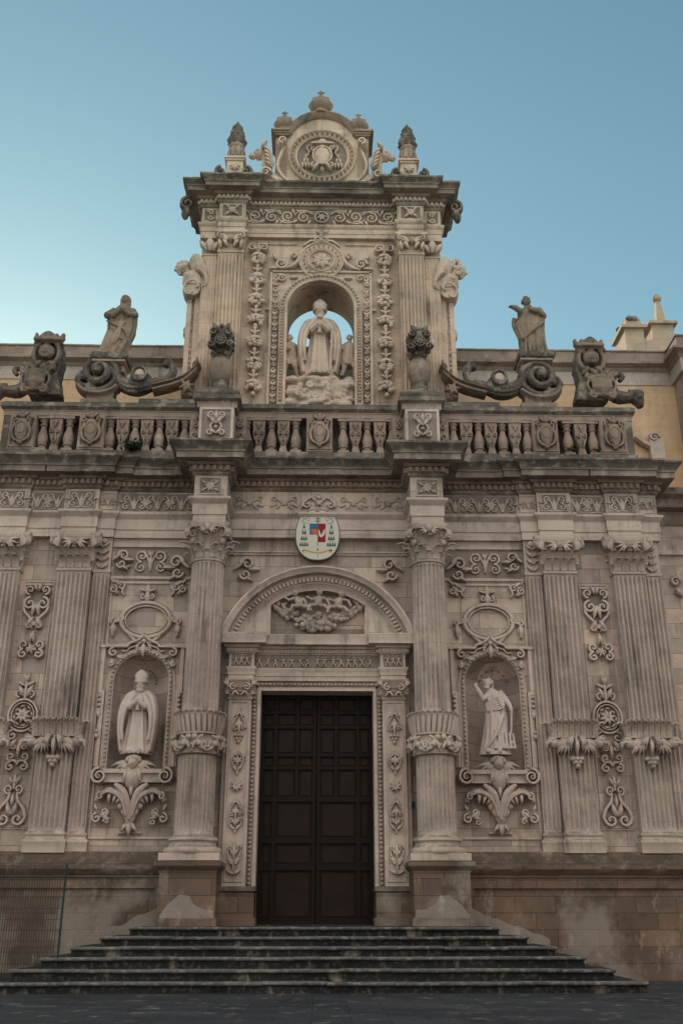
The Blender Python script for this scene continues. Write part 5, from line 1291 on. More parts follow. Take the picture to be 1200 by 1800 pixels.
# ------------------------------------------------------------------ groups standing on the balustrade
def bpos(px, py, Y=-.45): return W3(px, py, Y)
def lateral(px):                     # the same point on the other side of the facade
    return 1115-px
def volute_group(s, label):
    Y = -.40
    def P(px, py, dy=0):
        x, z = W(1116-px, py, Y); return (s*x, Y+dy, z)      # measured on the left side, rebuilt symmetrically
    c = P(172,668); t = empty('scroll_pedestal', label, 'scroll pedestal', (c[0],Y,14.65), 'scroll pedestals on the balustrade')
    def worn(name, m, vox=.022, amp=.02): return obj(name, None, CRUST, t, 60, mesh=fuse(m, vox, 1, amp, 7.))
    # spiral drum
    m = M(); m.strip([(c[0],Y-.02,c[2]),(c[0],Y+.34,c[2])], .50, .50, (1,0,0), 20)
    pts = []; n = 44
    for i in range(n+1):
        u = i/n; a = radians(-125)+s*0+(-s)*0+2*pi*2.2*u if s < 0 else pi-radians(-125)-2*pi*2.2*u; q = .56*(1-u)+.03; pts.append((c[0]+q*cos(a), Y-.08-.26*u, c[2]+q*sin(a)))
    m.strip(pts, [.17]*(n+1), lerpr([.115,.115,.11,.10,.08],n+1), (0,1,0), 8); m.ball((c[0],Y-.34,c[2]),(.11,.14,.11))
    b = P(147,678); m.strip([(b[0],Y-.02,b[2]),(b[0],Y+.34,b[2])], .28, .28, (1,0,0), 16)
    pts = []
    for i in range(31):
        u = i/30; a = (pi*.5-2*pi*1.5*u) if s < 0 else (pi*.5+2*pi*1.5*u); q = .33*(1-u)+.03; pts.append((b[0]+q*cos(a), Y-.06-.16*u, b[2]+q*sin(a)))
    m.strip(pts, .15, lerpr([.095,.09,.06],31), (0,1,0), 8); m.ball((b[0],Y-.2,b[2]),(.1,.14,.1))
    worn('volute', m, .018, .012)
    m = M(); C = catmull([P(136,672),P(137,690),P(147,700),P(165,703),P(186,700),P(203,690)],4); m.strip([(p.x,Y-.02,p.z) for p in C], .26, lerpr([.07,.12,.12,.11,.10,.08],len(C)), (0,1,0), 8)
    m.box(min(P(150,700)[0],P(196,700)[0]), max(P(150,700)[0],P(196,700)[0]), Y-.12, Y+.32, 14.62, c[2]-.42); m.box(min(P(143,700)[0],P(205,700)[0]), max(P(143,700)[0],P(205,700)[0]), Y-.3, Y+.35, 14.60, 14.80)
    obj('scroll_foot', None, STATD, t, 60, mesh=fuse(m, .024, 1, .015, 7.))
    # fish-like body curling up at the tail
    m = M(); C = catmull([P(186,656),P(196,668),P(206,680),P(220,688),P(236,690),P(252,687),P(268,681),P(284,677),P(294,668),P(297,656),P(294,647),P(287,645),P(284,651)],5)
    rs = lerpr([.16,.18,.19,.21,.22,.18,.14,.115,.11,.115,.12,.12,.08],len(C)); m.strip(C, [r*1.35 for r in rs], rs, (0,1,0), 12)
    for k in range(2,len(C)-14,2):
        for j in range(-2,3): a = .5*j; m.ball((C[k].x, C[k].y-rs[k]*1.30*cos(a), C[k].z+rs[k]*.95*sin(a)), (.07,.06,.055), 6, 4)
    for k in range(len(C)-26,len(C)-8,2):
        m.strip([C[k]+Vector((0,-rs[k]*1.35,.1)),C[k+4]+Vector((0,-rs[k+4]*1.35,.06))], .03, .03, (0,1,0))
    h = P(242,677); m.ball((h[0],Y-.05,h[2]-.03), (.33,.34,.30), 14, 10)
    ex = -s*.0; pts = [(h[0]-.20*cos(2*pi*i/18)*1.0, Y-.33, h[2]+.06+.22*sin(2*pi*i/18)) for i in range(19)]; m.strip(pts, .09, .055, (0,1,0), 6)
    worn('dolphin', m, .02, .012)
    mo = M(); mo.ball((h[0],Y-.33,h[2]+.06),(.15,.05,.17),12,8); obj('horn_mouth', mo, TCARVE, t, 60)
    m = M()
    for off, th in ((0,.07),(.14,.045)):
        C = catmull([P(337,644),P(336,654),P(331,664),P(319,675),P(302,683),P(282,689),P(262,694)],6)
        m.strip([(p.x-s*(-1)*0-(.0 if s > 0 else 0), Y+.05-.04*(off>0)+.25*max(0,1-i/14), p.z+off*.9) for i, p in enumerate(C)], .26, th, (0,1,0), 8)
    m.strip([(p.x, Y+.12+.2*max(0,1-i/14), p.z+.08) for i, p in enumerate(C)], .2, lerpr([.07,.08,.08,.08,.07],len(C)), (0,1,0), 8); m.ball((P(337,645)[0],Y+.15,P(337,645)[2]), (.13,.36,.11))
    q = R(P(322,688)[0], P(322,688)[2], Y-.02, .1); q.rosette(0,0,.22,6); m.join(q)
    obj('scroll_arm', None, STATD, t, 60, mesh=fuse(m, .018, 1, .008, 7.))
    # pedestal die and cap for the statue
    fx = W(196 if s < 0 else 938, 631, -.45)[0]; zf = W(196, 631, -.45)[1] if s < 0 else W(938, 629, -.45)[1]
    m = M(); m.box(fx-.40,fx+.40,Y-.06,Y+.36,c[2]+.1,zf-.20); m.box(fx-.47,fx+.47,Y-.36,Y+.40,zf-.24,zf-.17); q = R(fx, zf-.46, Y-.07, .05); q.ring(0,-.05,.17,.13,.05); q.bud(0,.12,.05); m.join(q); obj('die', m, TCARVE, t)
    m = M(); m.box(fx-.52,fx+.52,Y-.42,Y+.42,zf-.18,zf+.01)
    for k in range(16): m.ball((fx-.5+1.0*k/15, Y-.42, zf-.08+.05*sin(k*2.1)), (.07,.05,.07), 6, 4)
    worn('cap', m, .02, .02)
    # low blocking course
    m = M(); x0 = s*3.45; x1 = s*5.1; m.sweep([(-.3,14.58),(0,14.58),(0,14.86),(-.08,14.92),(-.3,14.93)], [(min(x0,x1),-.55),(max(x0,x1),-.55)], .04); obj('blocking_course', m, CRUST, t)
volute_group(-1, 'stone volute and dolphin scroll under the veiled woman statue')
volute_group(1, 'stone volute and dolphin scroll under the woman with outstretched forearm')
def heraldic_crest(s, label):
    Y = -.42
    def P(px, py, dy=0):
        x, z = W(px, py, Y); return (s*x, Y+dy, z)
    c = P(1036,650); t = empty('heraldic_crest', label, 'stone crest', (c[0],Y,14.65))
    O = [(1011,706),(1013,690),(1017,672),(1012,655),(1010,640),(1011,622),(1015,606),(1024,600),(1033,595),(1044,599),(1052,606),(1054,622),(1057,640),(1057,658),(1060,670),(1070,684),(1071,700),(1066,706)]
    m = M(); m.prism([(P(a,b)[0],P(a,b)[2]) for a, b in O], Y-.12, Y+.42); obj('slab', None, CRUST, t, 60, mesh=fuse(m, .03, 2, .03, 5.))
    e = R(c[0], c[2], Y-.12, .12)
    kx = lambda px: P(px,650)[0]-c[0]
    kz = lambda py: P(1036,py)[2]-c[2]
    x0 = kx(1034)
    e.strip([e.p(x0-.38*1,kz(618),.1),e.p(x0,kz(619),.16),e.p(x0+.38,kz(618),.1)], .16, .09, (0,1,0))
    for i in range(5): u = x0+(i-2)*.17; e.leaf(u, kz(619), pi/2+(2-i)*.10, .27, .55, .12); e.bud(u+(i-2)*.02, kz(606), .055, .10)
    for i in range(4): e.bud(x0+(i-1.5)*.2, kz(612), .06, .14)
    fx = kx(1036); fz = kz(636)
    e.ball(e.p(fx,fz,.05),(.24,.18,.25),12,9); e.ball(e.p(fx,fz-.08,.22),(.07,.07,.09)); e.ball(e.p(fx,fz-.2,.17),(.11,.08,.07))
    for q in (-1,1): e.bud(fx+q*.1,fz+.06,.045,.24); e.vine([(fx+q*.26,fz+.28),(fx+q*.36,fz),(fx+q*.3,fz-.3),(fx+q*.12,fz-.42)],.06,.13); e.scroll(fx+q*.3,fz+.25,.11,0,1.2,q,.04,.14); e.leaf(fx+q*.1,fz-.3,-pi/2+q*.7,.32,.5,.13)
    lx = kx(1049); lz = kz(684)
    e.strip([e.p(lx,lz-.28,.02),e.p(lx,lz-.1,.1),e.p(lx,lz+.12,.1),e.p(lx,lz+.26,.02)], .13, [.14,.30,.31,.18], (0,1,0), 12)
    e.ring(lx,lz,.40,.33,.05,.12)
    for q in (-1,1): e.scroll(lx+q*.34,lz+.30,.12,0,1.3,q,.045,.14); e.scroll(lx+q*.25,lz-.32,.13,pi/2,1.3,-q,.045,.14); e.leaf(lx+q*.1,lz+.3,pi/2-q*.6,.3,.5,.13)
    obj('shield_relief', None, STATD, t, 60, mesh=fuse(e, .02, 1, .015, 7.))
    m = M(); C = catmull([P(1087,671),P(1092,664),P(1086,658),P(1077,661),P(1073,674),P(1075,690),P(1086,699),P(1102,699),P(1112,697),P(1120,704),P(1125,716)],5)
    rs = lerpr([.06,.08,.10,.12,.14,.17,.18,.16,.17,.17,.09],len(C)); m.strip(C, [r*1.4 for r in rs], rs, (0,1,0), 10)
    hd = P(1116,699); m.ball((hd[0],Y-.1,hd[2]+.05),(.22,.2,.14))
    for k in range(5): a = P(1106+4*k,694); m.strip([a,(a[0]+s*.02,a[1],a[2]+.17)], [.08,.02], .05)
    m.ball((P(1121,703)[0],Y-.22,P(1121,703)[2]),(.07,.06,.06)); m.strip([P(1116,706),P(1119,713)], [.14,.07], [.08,.05])
    obj('sea_monster', None, CRUST, t, 60, mesh=fuse(m, .02, 1, .02, 7.))
heraldic_crest(1, 'weathered crowned shield with a beast mask and sea monster on the right rail end')
heraldic_crest(-1, 'weathered crowned shield with a sea monster at the left edge of the rail')
def urn(s, label):
    x, Y = s*2.80, -.85; t = empty('urn', label, 'urn', (x,Y,14.75), 'carved urns on the balustrade posts')
    z = 14.75
    m = M(); m.box(x-.42,x+.42,Y-.38,Y+.38,z,z+.12); m.lathe([(.36,.12),(.34,.2),(.2,.3),(.16,.42),(.2,.5)], (x,Y,z), 20); obj('foot', m, CRUST, t, 45)
    m = M(); m.lathe([(.16,0),(.25,.1),(.32,.3),(.345,.5),(.32,.66),(.24,.78),(.16,.86),(.18,.92)], (x,Y,z+.46), 48, lambda a,i: 1+.07*abs(cos(5*a))-.03); obj('bowl', m, STATD, t, 60)
    m = M(); m.lathe([(.18,0),(.28,.15),(.31,.4),(.29,.65),(.2,.85),(.06,.98)], (x,Y,z+1.34), 16)
    rr = random.Random(12)
    for k in range(70):
        a = rr.uniform(0,2*pi); h = rr.uniform(0,.95); q = .31*sqrt(max(.05,1-((h-.42)/.6)**2)); m.ball((x+q*cos(a),Y+q*sin(a),z+1.34+h), (.07,.07,.07), 7, 5)
    r = R(x, z+1.62, Y-.36, .09); r.rosette(0,0,.15,8); r.ring(0,0,.15,.15,.03)
    for q in (-1,1): r.scroll(q*.26,-.14,.1,0,1.3,q,.035); r.scroll(q*.2,.26,.1,pi/2,1.2,-q,.035); r.leaf(q*.1,.3,pi/2-q*.5,.28,.5)
    m.join(r); obj('bouquet', m, CRUST, t, 55)
urn(-1, 'dark stone urn with a carved bouquet on the left balustrade post')
urn(1, 'dark stone urn with a carved bouquet on the right balustrade post')
def herm(s, label):
    Y = .05
    def P(px, py, dy=0):
        x, z = W(px, py, Y); return (s*(x+.03), Y+dy, z)
    b = P(784,650); t = empty('angel_bracket', label, 'carved bracket', (b[0],Y,15.2), 'winged angel brackets on the attic sides')
    x0, x1 = 3.70, 3.98
    m = M(); lo = 15.3
    for a, c, yy in ((3.68,3.80,.02),(3.80,3.88,.10),(3.88,4.02,-.02)): m.box(s*a, s*c, yy, .75, lo, 18.7)
    C = catmull([P(777,520),P(775,512),P(783,507),P(795,512),P(799,522),P(795,531),P(788,531),(P(787,526))],4); m.strip(C, .35, .07, (0,1,0), 8); m.strip([P(786,520,-.25),P(786,520,.4)], .26, .26, (1,0,0), 12)
    obj('bracket', m, TOWER, t, 45)
    m = M(); 
    for px, py, r in ((788,548,.07),(788,556,.08),(789,563,.09),(790,570,.09),(793,583,.17),(796,590,.12),(791,620,.13),(793,612,.16),(791,632,.12),(791,640,.11),(791,648,.10)): m.ball(P(px,py,.15), (r,.2,r), 9, 6)
    m.strip([P(789,545,.15),P(791,600,.15)], .12, .08, (0,1,0)); obj('pendant', m, TCARVE, t, 55)
    m = M()
    m.tube([P(779,512,0),P(784,500,-.05),P(791,490,-.05)], [.26,.29,.22], 10); m.tube([P(790,491,-.05),P(799,484,-.08)], [.13,.12])
    h = P(803,481,-.08); hv = Vector(h); ax = Vector((s*.80,-.40,-.45)).normalized()      # the face looks outwards and down
    m.ball(h, (.22,.21,.22), 14, 10); m.ball(hv+ax*.10, (.16,.15,.16), 12, 8); m.tube([hv+ax*.22+Vector((0,0,.03)), hv+ax*.28-Vector((0,0,.03))], [.035,.05])
    sd_ = ax.cross(Vector((0,0,1))).normalized(); up = sd_.cross(ax)
    for q in (-1,1): m.ball(hv+ax*.2+sd_*q*.08+up*.05, .035, 6, 4); m.tube([hv+ax*.21+sd_*q*.02+up*.09, hv+ax*.18+sd_*q*.13+up*.08], .028)
    m.tube([hv+ax*.23-sd_*.05-up*.10, hv+ax*.23+sd_*.05-up*.10], .022); m.ball(hv+ax*.19-up*.16, .06, 7, 5)
    rr = random.Random(9)
    for k in range(34):
        d = Vector((rr.uniform(-1,1),rr.uniform(-1,1),rr.uniform(-.5,1))).normalized()
        if d.dot(ax) < .55: m.ball(hv+d*.19, rr.uniform(.055,.085), 7, 5)
    for q, dy in ((-1,-.24),(1,.24)): m.tube([P(786,494,dy*.8),P(795,500,dy*1.2),P(798,511,dy*.8),P(793,517,dy*.4)], [.13,.12,.09,.07])
    for j in range(6): m.tube([P(777+3*j,513,-.24),P(783+2.2*j,499,-.30),P(789+1.2*j,492,-.22)], [.05,.05,.03])
    obj('bust', None, TCARVE, t, 60, mesh=fuse(m, .016, 1))
    m = M()
    for j in range(7):
        C = catmull([P(789-1.2*j,476+2.0*j,-.16+.02*j),P(782-1.6*j,467+3.6*j,-.24),P(772-1.6*j,469+5*j,-.22),P(764-.4*j,486+4.2*j,-.16),P(764+.8*j,500+2.6*j,-.10)],5); m.strip(C, .13, lerpr([.08,.10,.09,.07,.02],len(C)), (0,1,0), 6)
    m.strip([P(788,478,-.02),P(772,484,.0),P(768,508,.0)], .12, [.1,.35,.2], (0,1,0), 8)
    C = catmull([P(792,480,.2),P(795,468,.2),P(796,458,.2),P(801,453,.2),P(806,458,.2),P(805,467,.2),P(799,473,.2)] if s > 0 else [P(794,474,.2),P(788,467,.2),P(780,464,.2)],4); m.strip(C, .12, .085, (0,1,0), 6)
    obj('wing', m, TCARVE, t, 50)
herm(-1, 'winged stone angel bust on the left side of the attic with face turned down')
herm(1, 'winged stone angel bust on the right side of the attic with raised wing tip')

# ------------------------------------------------------------------ painted coat of arms on the oval board
def plaque():
    cx, cz = W(558, 940, -.3); Y = -.30
    t = empty('oval_plaque', 'white oval board painted with a green hat, tassels and a coloured shield above the door', 'plaque', (cx,Y,cz))
    ox, oz = .60, .74
    def oval(k, n=48): return [(cx+ox*k*abs(cos(a))**.86*(1 if cos(a) >= 0 else -1), cz+oz*k*abs(sin(a))**.86*(1 if sin(a) >= 0 else -1)) for a in [2*pi*i/n for i in range(n)]]
    m = M(); m.prism(oval(1.0), Y, Y+.14); obj('rim', m, plain('dark_rim', (.09,.075,.06), .5), t)
    m = M(); m.prism(oval(.965), Y-.012, Y); obj('board', m, plain('white_enamel', (.60,.60,.54), .35, 0, .8, 3., (.52,.51,.45)), t)
    k = .0158*.99
    def U(px, py): return (cx+(px-58)*.0155*1.0, cz-(py-60)*.0167)      # the board's own drawing grid, 0-120
    col = {n: plain('paint_'+n, c, .45) for n, c in dict(green=(.006,.085,.045), blue=(.02,.14,.27), orange=(.55,.13,.02), red=(.25,.006,.014), white=(.6,.6,.55), black=(.012,.014,.016), gold=(.50,.33,.12)).items()}
    def flatp(name, polys, c, h=.004, par=t):
        m = M()
        for P in polys: m.prism([U(a,b) for a, b in P], Y-.012-h, Y-.0121)
        obj(name, m, col[c], par, 0)
    def line(pts, wd):
        C = catmull([(a,b,0) for a, b in pts], 4); L = []; Rr = []
        for i, p in enumerate(C):
            d = (C[min(i+1,len(C)-1)]-C[max(i-1,0)]); d.normalize(); L.append((p.x-d.y*wd, p.y+d.x*wd)); Rr.append((p.x+d.y*wd, p.y-d.x*wd))
        return [[L[i],L[i+1],Rr[i+1],Rr[i]] for i in range(len(C)-1)]
    flatp('hat', [[(40,27),(45,25),(44,22),(48,22),(51,23),(54,18.5),(57,18),(60,18.5),(64,23),(67,22),(71,22),(70,25),(76,26),(72,28),(66,29),(58,29.5),(50,29),(44,28)]], 'green')
    flatp('shield_field', [[(44,41),(58,41),(58,60),(44,60)]], 'blue'); flatp('shield_charge', [[(47,52),(52,50),(57.5,51),(57.5,59.5),(53,60),(48,58)]], 'orange', .007)
    flatp('shield_field', [[(58.2,41),(72,41),(72,72),(70,73),(58.2,73)]], 'red')
    flatp('wing', [[(59,50),(61,53),(63,58),(64.5,61),(66,58),(68,53),(70.5,50),(71,56),(69.5,61),(66.5,64),(64.5,65),(62.5,64),(60,61)]], 'white', .008)
    tas = []; kn = []
    for s, x in ((-1,34.5),(1,82)):
        for row, (y, n) in enumerate(((47,1),(57,2),(67.5,3),(78,4))):
            for j in range(n):
                u = x+(j-(n-1)/2)*4; tas.append([(u,y-5),(u+.9,y-3),(u+2,y+2),(u-2,y+2),(u-.9,y-3)])
        kn += line([(x,43),(x+s*3.5,34),(x-s*1,32),(x-s*8,36),(x-s*10,32),(x-s*4,31),(x+s*2,36),(x-s*4,41),(x-s*7,39)],.25)
        for row in (48,58,69): kn += line([(x-.01,row),(x+4,row+5)],.2)+line([(x,row),(x-4,row+5)],.2)
    flatp('tassel', tas, 'green'); flatp('cord', kn, 'black')
    st_ = line([(58.2,29),(58.2,41)],.6)+line([(58.2,73),(58.2,79)],.5)+line([(53,36.5),(63,36.5)],.6)+line([(54,32.5),(63,32.5)],.6)+line([(58.5,93),(58.5,99)],.35)
    flatp('cross_staff', st_+[[(57,85),(58.4,84.4),(59.8,85),(59.8,86.8),(58.4,87.4),(57,86.8)]], 'black')
    flatp('ribbon', line([(32,88),(37,86.5),(46,89.5),(58,91),(70,89.5),(79,86),(84,88)],1.4)+[[(32,87),(36,88),(35,92.5),(33,92)],[(77,87),(83,85.5),(83,91),(78,91)]], 'gold')
plaque()
# small house-number tile beside the door
def number_tile():
    x, z = W(721, 1415, -.02); t = empty('number_tile', 'small teal number tile on the wall right of the doorway', 'number tile', (x,-.02,z))
    m = M().box(x-.12,x+.12,-.02,0,z-.085,z+.085); obj('tile', m, plain('teal_enamel', (.02,.12,.12), .4), t)
    f = M()
    for sg in ((-.07,-.05,-.05,.05),(-.085,-.055,.03,.05),): f.box(x+sg[0],x+sg[1],-.024,-.0201,z+sg[2],z+sg[3])
    for sg in ((0.0,.07,.035,.05),(0.0,.016,.0,.035),(0.0,.07,-.008,.008),(.054,.07,-.05,-.008),(0.0,.07,-.055,-.04)): f.box(x+sg[0],x+sg[1],-.024,-.0201,z+sg[2],z+sg[3])
    obj('number', f, plain('dark_teal_paint', (.008,.03,.035), .5), t)
number_tile()

# ------------------------------------------------------------------ steps
stp = empty('steps', 'broad worn stone steps with light chipped edges and mossy risers leading up to the door', 'steps', (0,-2.2,0))
def steps():
    zt = [1.17, .985, .80, .615, .41, .20]; n = len(zt); rr = random.Random(21)
    for k in range(n):
        yf = -2.15-.36*k; f = (25+yf)/22; hw = (3.82+.58*k)*f; hl = (3.80+.58*k)*f
        if k == n-1: hw, hl = 6.50, 7.6
        z0 = zt[k+1] if k+1 < n else 0.0
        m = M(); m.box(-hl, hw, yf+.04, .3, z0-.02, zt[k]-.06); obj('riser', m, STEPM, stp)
        # chipped nosing: a row of blocks with uneven edges
        e = M(); xs = [-hl-.03]
        while xs[-1] < hw-.9: xs.append(xs[-1]+rr.uniform(.9,1.5))
        xs[-1] = hw+.03
        for a, b in zip(xs[:-1], xs[1:]):
            q = 14; vs = []; ych = rr.uniform(-.012,.012); zch = rr.uniform(-.008,.006)
            prof = [(.30,-.065),(-.005,-.065),(-.035,-.05),(-.045,-.03),(-.04,-.01),(-.015,0),(.30,0)]
            for i in range(q+1):
                x = a+.004+(b-a-.008)*i/q; c = mnoise.noise((x*3.1, k*7.3, 0))*.026+mnoise.noise((x*11, k*3.3, 1))*.016+.05*max(0, mnoise.noise((x*2.3, k*5.1, 4))-.28)
                for j, (dy, dz) in enumerate(prof): f = 1 if 0 < j < 6 else .2; vs.append((x, yf+dy+ych-c*f, zt[k]+dz+zch+(c*.6 if 3 <= j <= 5 else 0)))
            P = len(prof); e.add(vs, [(i*P+j, (i+1)*P+j, (i+1)*P+j+1, i*P+j+1) for i in range(q) for j in range(P-1)]+[tuple(range(P)), tuple(range((q+1)*P-1, q*P-1, -1))])
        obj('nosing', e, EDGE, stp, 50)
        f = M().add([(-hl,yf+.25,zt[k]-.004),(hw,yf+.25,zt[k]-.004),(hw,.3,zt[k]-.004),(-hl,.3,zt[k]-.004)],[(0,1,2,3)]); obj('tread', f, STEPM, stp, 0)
steps()
# mortar smear where the steps meet the plinth
def mortar(s):
    m = M(); rr = random.Random(31); P = []
    n = 26
    for i in range(n+1):
        t = i/n; x = 2.15+1.2*t if False else 3.42+2.0*t; top = 1.62-.75*t+.10*mnoise.noise((t*5, s*3, 0)); P.append((x, top))
    P += [(5.42,.3),(3.42,.3)]
    m.prism(P, -.475, -.40); return m if s > 0 else m.mirrored()
CEM = stone('cement_mortar', (.30,.275,.245), (.22,.20,.175), grime=.4, streak=.2, speck=.3, bricks=0, lichen=0, bump=.8)
for s in (1,-1): obj('mortar_patch', mortar(s), CEM, church, 30)
for s in (1,-1):
    x = s*2.82; P = [(x-.60,1.17),(x+.63,1.17),(x+.62,1.4),(x+.45,1.62),(x+.2,1.82),(x-.02,1.80),(x-.12,1.62),(x-.35,1.52),(x-.58,1.5)]
    if s < 0: P = [(2*x-a, b) for a, b in P]
    P = [(a+.03*mnoise.noise((a*5,b*5,0)), b) for a, b in P]
    obj('mortar_patch', M().prism(P, -1.5, -1.47), CEM, church, 30)

# ------------------------------------------------------------------ wire fence panel on the left
def fence():
    Y = -3.2; x1, zt = W(118, 1519, Y); x0 = x1-1.62; zb = 0.0
    t = empty('wire_fence', 'green wire mesh fence panel standing in front of the left plinth', 'fence', (x1,Y,0))
    gm = plain('green_paint', (.010,.045,.043), .5); wm = plain('grey_green_wire', (.035,.045,.042), .5)
    for x, top in ((x1,zt),(x0,zt+.12)): obj('post', M().tube([(x,Y,0),(x,Y,top)], .022, 8), gm, t)
    m = M(); k = 0; x = x0+.03; top = zt-.02; prev = x0-2.2
    xs = [x0-1.6+.052*i for i in range(int((x1-x0+1.6)/.052))]
    for x in xs: m.tube([(x,Y,.06),(x,Y,top)], .0075, 4)
    for i in range(12): z = .1+(top-.12)*i/11; m.tube([(x0-1.6,Y+.006,z),(x1,Y+.006,z)], .006, 4)
    obj('mesh_panel', m, wm, t)
    obj('clip', M().tube([(x0-.02,Y-.02,zt+.1),(x0+.06,Y-.03,zt+.16),(x0+.1,Y-.02,zt+.1)], .022), gm, t)
fence()

# ------------------------------------------------------------------ church body behind and neighbouring buildings
def body():
    t = empty('church_nave', 'ochre plastered building behind the balustrade with a moulded grey parapet', 'building', (0,3,0))
    m = M(); m.box(-16,11.62,3.0,9.0,0,18.0); obj('wall', m, OCHRE, t)
    p = [(-16,3.0),(11.55,3.0),(11.55,2.0),(16,2.0)]
    m = M(); m.box(11.62,16,2.1,9,0,18.0); obj('corner_pier', m, stone('grey_plaster', (.40,.33,.27),(.33,.28,.23)), t)
    m = M().sweep([(-.3,17.5),(.03,17.5),(.03,17.98),(-.3,17.98)], p); obj('string_course', m, PALE, t)
    m = M().sweep([(-.3,17.98),(.05,17.98),(.10,18.05),(.10,18.10),(.20,18.14),(.30,18.17),(.30,18.26),(.14,18.32),(.10,18.36),(.10,18.70),(.14,18.71),(.14,18.76),(-.5,18.78)], p, .02); obj('parapet', m, MIDST, t)
    m = M().add([(-16,3,18.74),(16,3,18.74),(16,9,18.74),(-16,9,18.74)],[(0,1,2,3)]); obj('roof_slab', m, CRUST, t, 0)
    # window head with a small scroll seen over the right end of the balustrade
    m = M(); x, z = W(1150, 770, 2.95); m.strip(catmull([W3(1115,768,2.9),W3(1128,778,2.9),W3(1142,786,2.9),W3(1150,800,2.9)],5), .15, .1, (0,1,0)); m.box(x-.25,x+.2,2.75,3.0,z-1.6,z-.1); q = R(*W(1146,772,2.9), 2.85, .1); q.scroll(0,0,.16,0,1.4,1,.05,.12); m.join(q); obj('window_head', m, PALE, t, 45)
body()
def side_wing():
    t = empty('adjoining_wing', 'pale stone wing wall right of the church front with a dark cornice', 'building', (9.3,.9,0))
    m = M(); m.box(9.28,18,.9,3.0,0,12.6); obj('wall', m, WALL, t)
    p = [(9.28,.9),(18,.9)]
    m = M().sweep([(-.2,11.7),(.03,11.7),(.1,11.85),(.1,12.1),(.35,12.15),(.35,12.4),(.5,12.5),(.5,12.7),(-.2,12.72)], p); obj('cornice', m, SOOT, t)
    m = M().sweep([(-.2,1.98),(.02,1.98),(.02,2.3),(.12,2.4),(.12,2.5),(-.2,2.7)], p); obj('plinth', m, LOWW, t)
    r = R(9.95, 9.9, .88, .08); r.scroll(0,.1,.15,0,1.3,1,.05); r.leaf(0,-.1,-1.,.3,.5); obj('scroll_relief', r, CARVE, t, 45)
    m = M(); m.box(9.30,18,.80,.9,10.8,10.95); obj('string_course', m, PALE, t)
side_wing()
def chimneys():
    Y = 8.0
    t = empty('chimney', 'sunlit stone chimney stump with a mossy cap behind the right parapet', 'chimney', (*W(1120,620,Y)[:1],Y,18.7))
    x0 = W(1104,640,Y)[0]; x1 = W(1138,640,Y)[0]; zc = W(1120,578,Y)[1]; zt = W(1120,556,Y)[1]
    m = M(); m.box(x0,x1,Y,Y+1.2,18.0,zc); m.prism([(x1,18),(x1+1.0,18),(x1+1.0,21.9),(x1,zc-.35)], Y+.1, Y+1.1); obj('shaft', m, SUNNY, t)
    m = M(); m.box(x0-.14,x1+.12,Y-.14,Y+1.34,zc,zc+.14); m.box(x0+.1,x1-.05,Y+.02,Y+1.1,zc+.14,zt-.1); obj('cap', m, SUNNY, t)
    m = M(); rr = random.Random(3)
    for k in range(16): m.ball((rr.uniform(x0+.1,x1-.1),Y+rr.uniform(0,1),zt-.1), (.16,.16,.12), 8, 5)
    obj('moss', m, CRUST, t)
    Y = 8.3
    t = empty('obelisk', 'slender stone obelisk with a ball top on a square base behind the right parapet', 'obelisk', (*W(1166,610,Y)[:1],Y,18.7))
    a = W(1148,600,Y)[0]; b = W(1186,600,Y)[0]; zb = W(1166,571,Y)[1]; cx = W(1158,565,Y)[0]; zt = W(1156,518,Y)[1]
    m = M(); m.box(a,b,Y,Y+1.1,18,zb); m.box(a-.15,b+.15,Y-.15,Y+1.25,zb,zb+.12); m.frustum((a+b)/2,Y+.5,18,W(1166,603,Y)[1],1.2,1.0,.85,.7); obj('base', m, SUNNY, t)
    cx += .1
    m = M(); m.frustum(cx+.12,Y+.5,zb+.12,zt,.23,.23,.075,.075); obj('shaft', m, SUNNY, t)
    obj('ball', M().ball((cx+.12,Y+.5,zt+.14),(.19,.19,.19),16,10), SUNNY, t, 60)
chimneys()

# ------------------------------------------------------------------ weeds on the ledge
LEAF = plain('weed_leaf', (.035,.055,.028), .7, 0, .8, 9., (.02,.035,.02))
def weed(px, py, Y, n, k, label):
    x, z = W(px, py, Y); t = empty('weed', label, 'plant', (x,Y,z)); rr = random.Random(int(px)); m = M(); st_ = M()
    for i in range(n):
        a = rr.uniform(0,2*pi); L = k*rr.uniform(.4,1.); up = rr.uniform(.1,1.); tip = (x+L*cos(a)*(1-.4*up), Y+L*sin(a)*.7, z+L*up*.8)
        if i % 5 == 0: st_.tube([(x,Y,z),((x+tip[0])/2,(Y+tip[1])/2,(z+tip[2])/2+.03),tip], .006, 5)
        for j in range(3):
            f = rr.uniform(.4,1.); p = Vector((x,Y,z)).lerp(Vector(tip), f); d = Vector((rr.uniform(-1,1),rr.uniform(-1,1),rr.uniform(-.3,1))).normalized()*k*.22
            m.strip([p, p+d*.5, p+d], [.3*k*.14,.3*k*.3,.003], .003, (rr.uniform(-1,1),.5,rr.uniform(-1,1)))
    obj('foliage', m, LEAF, t, 0); obj('stem', st_, LEAF, t)
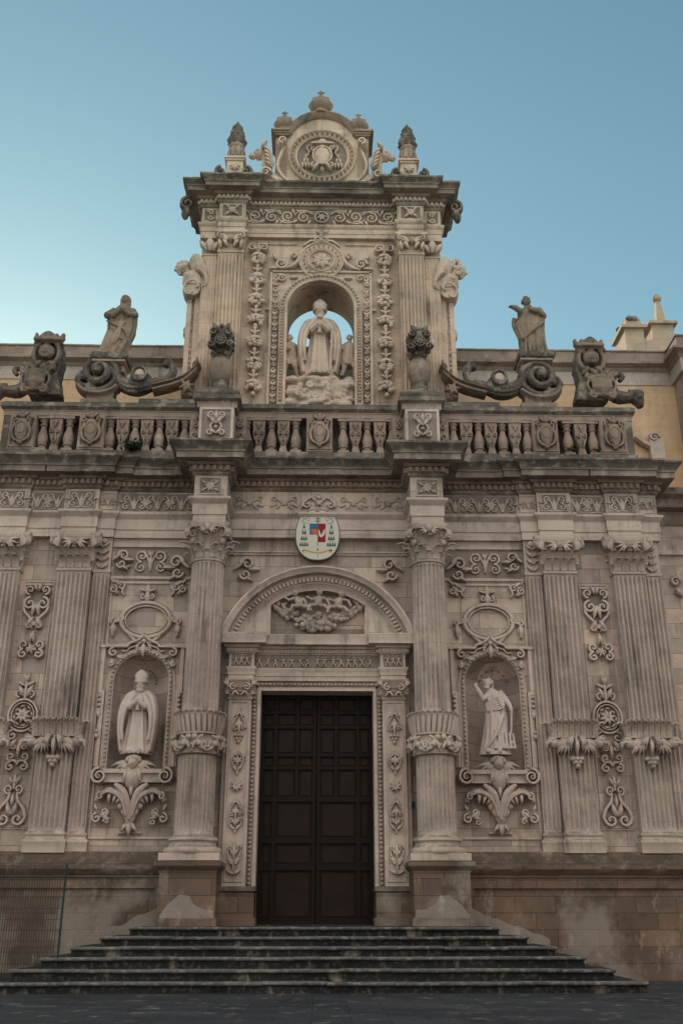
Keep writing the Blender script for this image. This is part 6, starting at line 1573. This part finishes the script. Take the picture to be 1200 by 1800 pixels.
weed(234, 790, -.86, 70, .42, 'dark bushy weed growing on the ledge left of the left post')
weed(1005, 792, -.86, 26, .22, 'thin weed at the foot of the right balustrade shield panel')
weed(1050, 793, -.86, 20, .18, 'thin weed near the right end of the balustrade ledge')

# ------------------------------------------------------------------ the square behind the camera: unseen palaces, placed and sized to bounce sunlight
def palace(name, label, x0, x1, y0, y1, h, face, n):
    t = empty(name, label, 'building', ((x0+x1)/2,(y0+y1)/2,0)); mt = stone(name+'_stone', (.72,.67,.62), (.66,.61,.56), grime=.1, bricks=.2)
    obj('wall', M().box(x0,x1,y0,y1,0,h), mt, t)
    obj('cornice', M().box(x0-.5,x1+.5,y0-.5,y1+.5,h,h+.7), mt, t)
    for fl in range(3):
        for k in range(n):
            f = (k+.5)/n; z = 2.2+fl*(h-2)/3
            if face == 'y': x = x0+(x1-x0)*f; b = M().box(x-.7,x+.7,y1-.1,y1+.05,z,z+2.4); g = M().frame(x-.95,x+.95,z-.25,z+2.65,.25,y1,y1+.15)
            else: y = y0+(y1-y0)*f; b = M().box(x0-.05,x0+.1,y-.7,y+.7,z,z+2.4); g = M().box(x0-.15,x0,y-.95,y+.95,z+2.4,z+2.65)
            w_ = obj('window', g, mt, t); obj('pane', b, IRON, w_)
palace('seminary', 'long pale seminary palace, unseen, raised to bounce sunlight onto the church', -48, 48, -60, -46, 22, 'y', 14)
palace('bounce_palace', 'unseen pale palace added on the right of the square to bounce sunlight', 34, 46, -45, 2, 18, 'x', 7)
tb = empty('sun_block', 'added block hidden behind the church roof that shades the attic from the sun', 'tower', (-14.5,34,0))  # unseen block added to keep the low sun off the attic
obj('shaft', M().box(-24,-5,30,39,0,32.5), SUNNY, tb); obj('cornice', M().sweep([(-.3,32.5),(.3,32.7),(.5,33.0),(.5,33.3),(-.3,33.5)], [(-24,39),(-24,30),(-5,30),(-5,39)]), SUNNY, tb)
obj('roof', M().frustum(-14.5,34.5,33.3,34.0,9.6,4.6,8.5,4.0), SUNNY, tb)
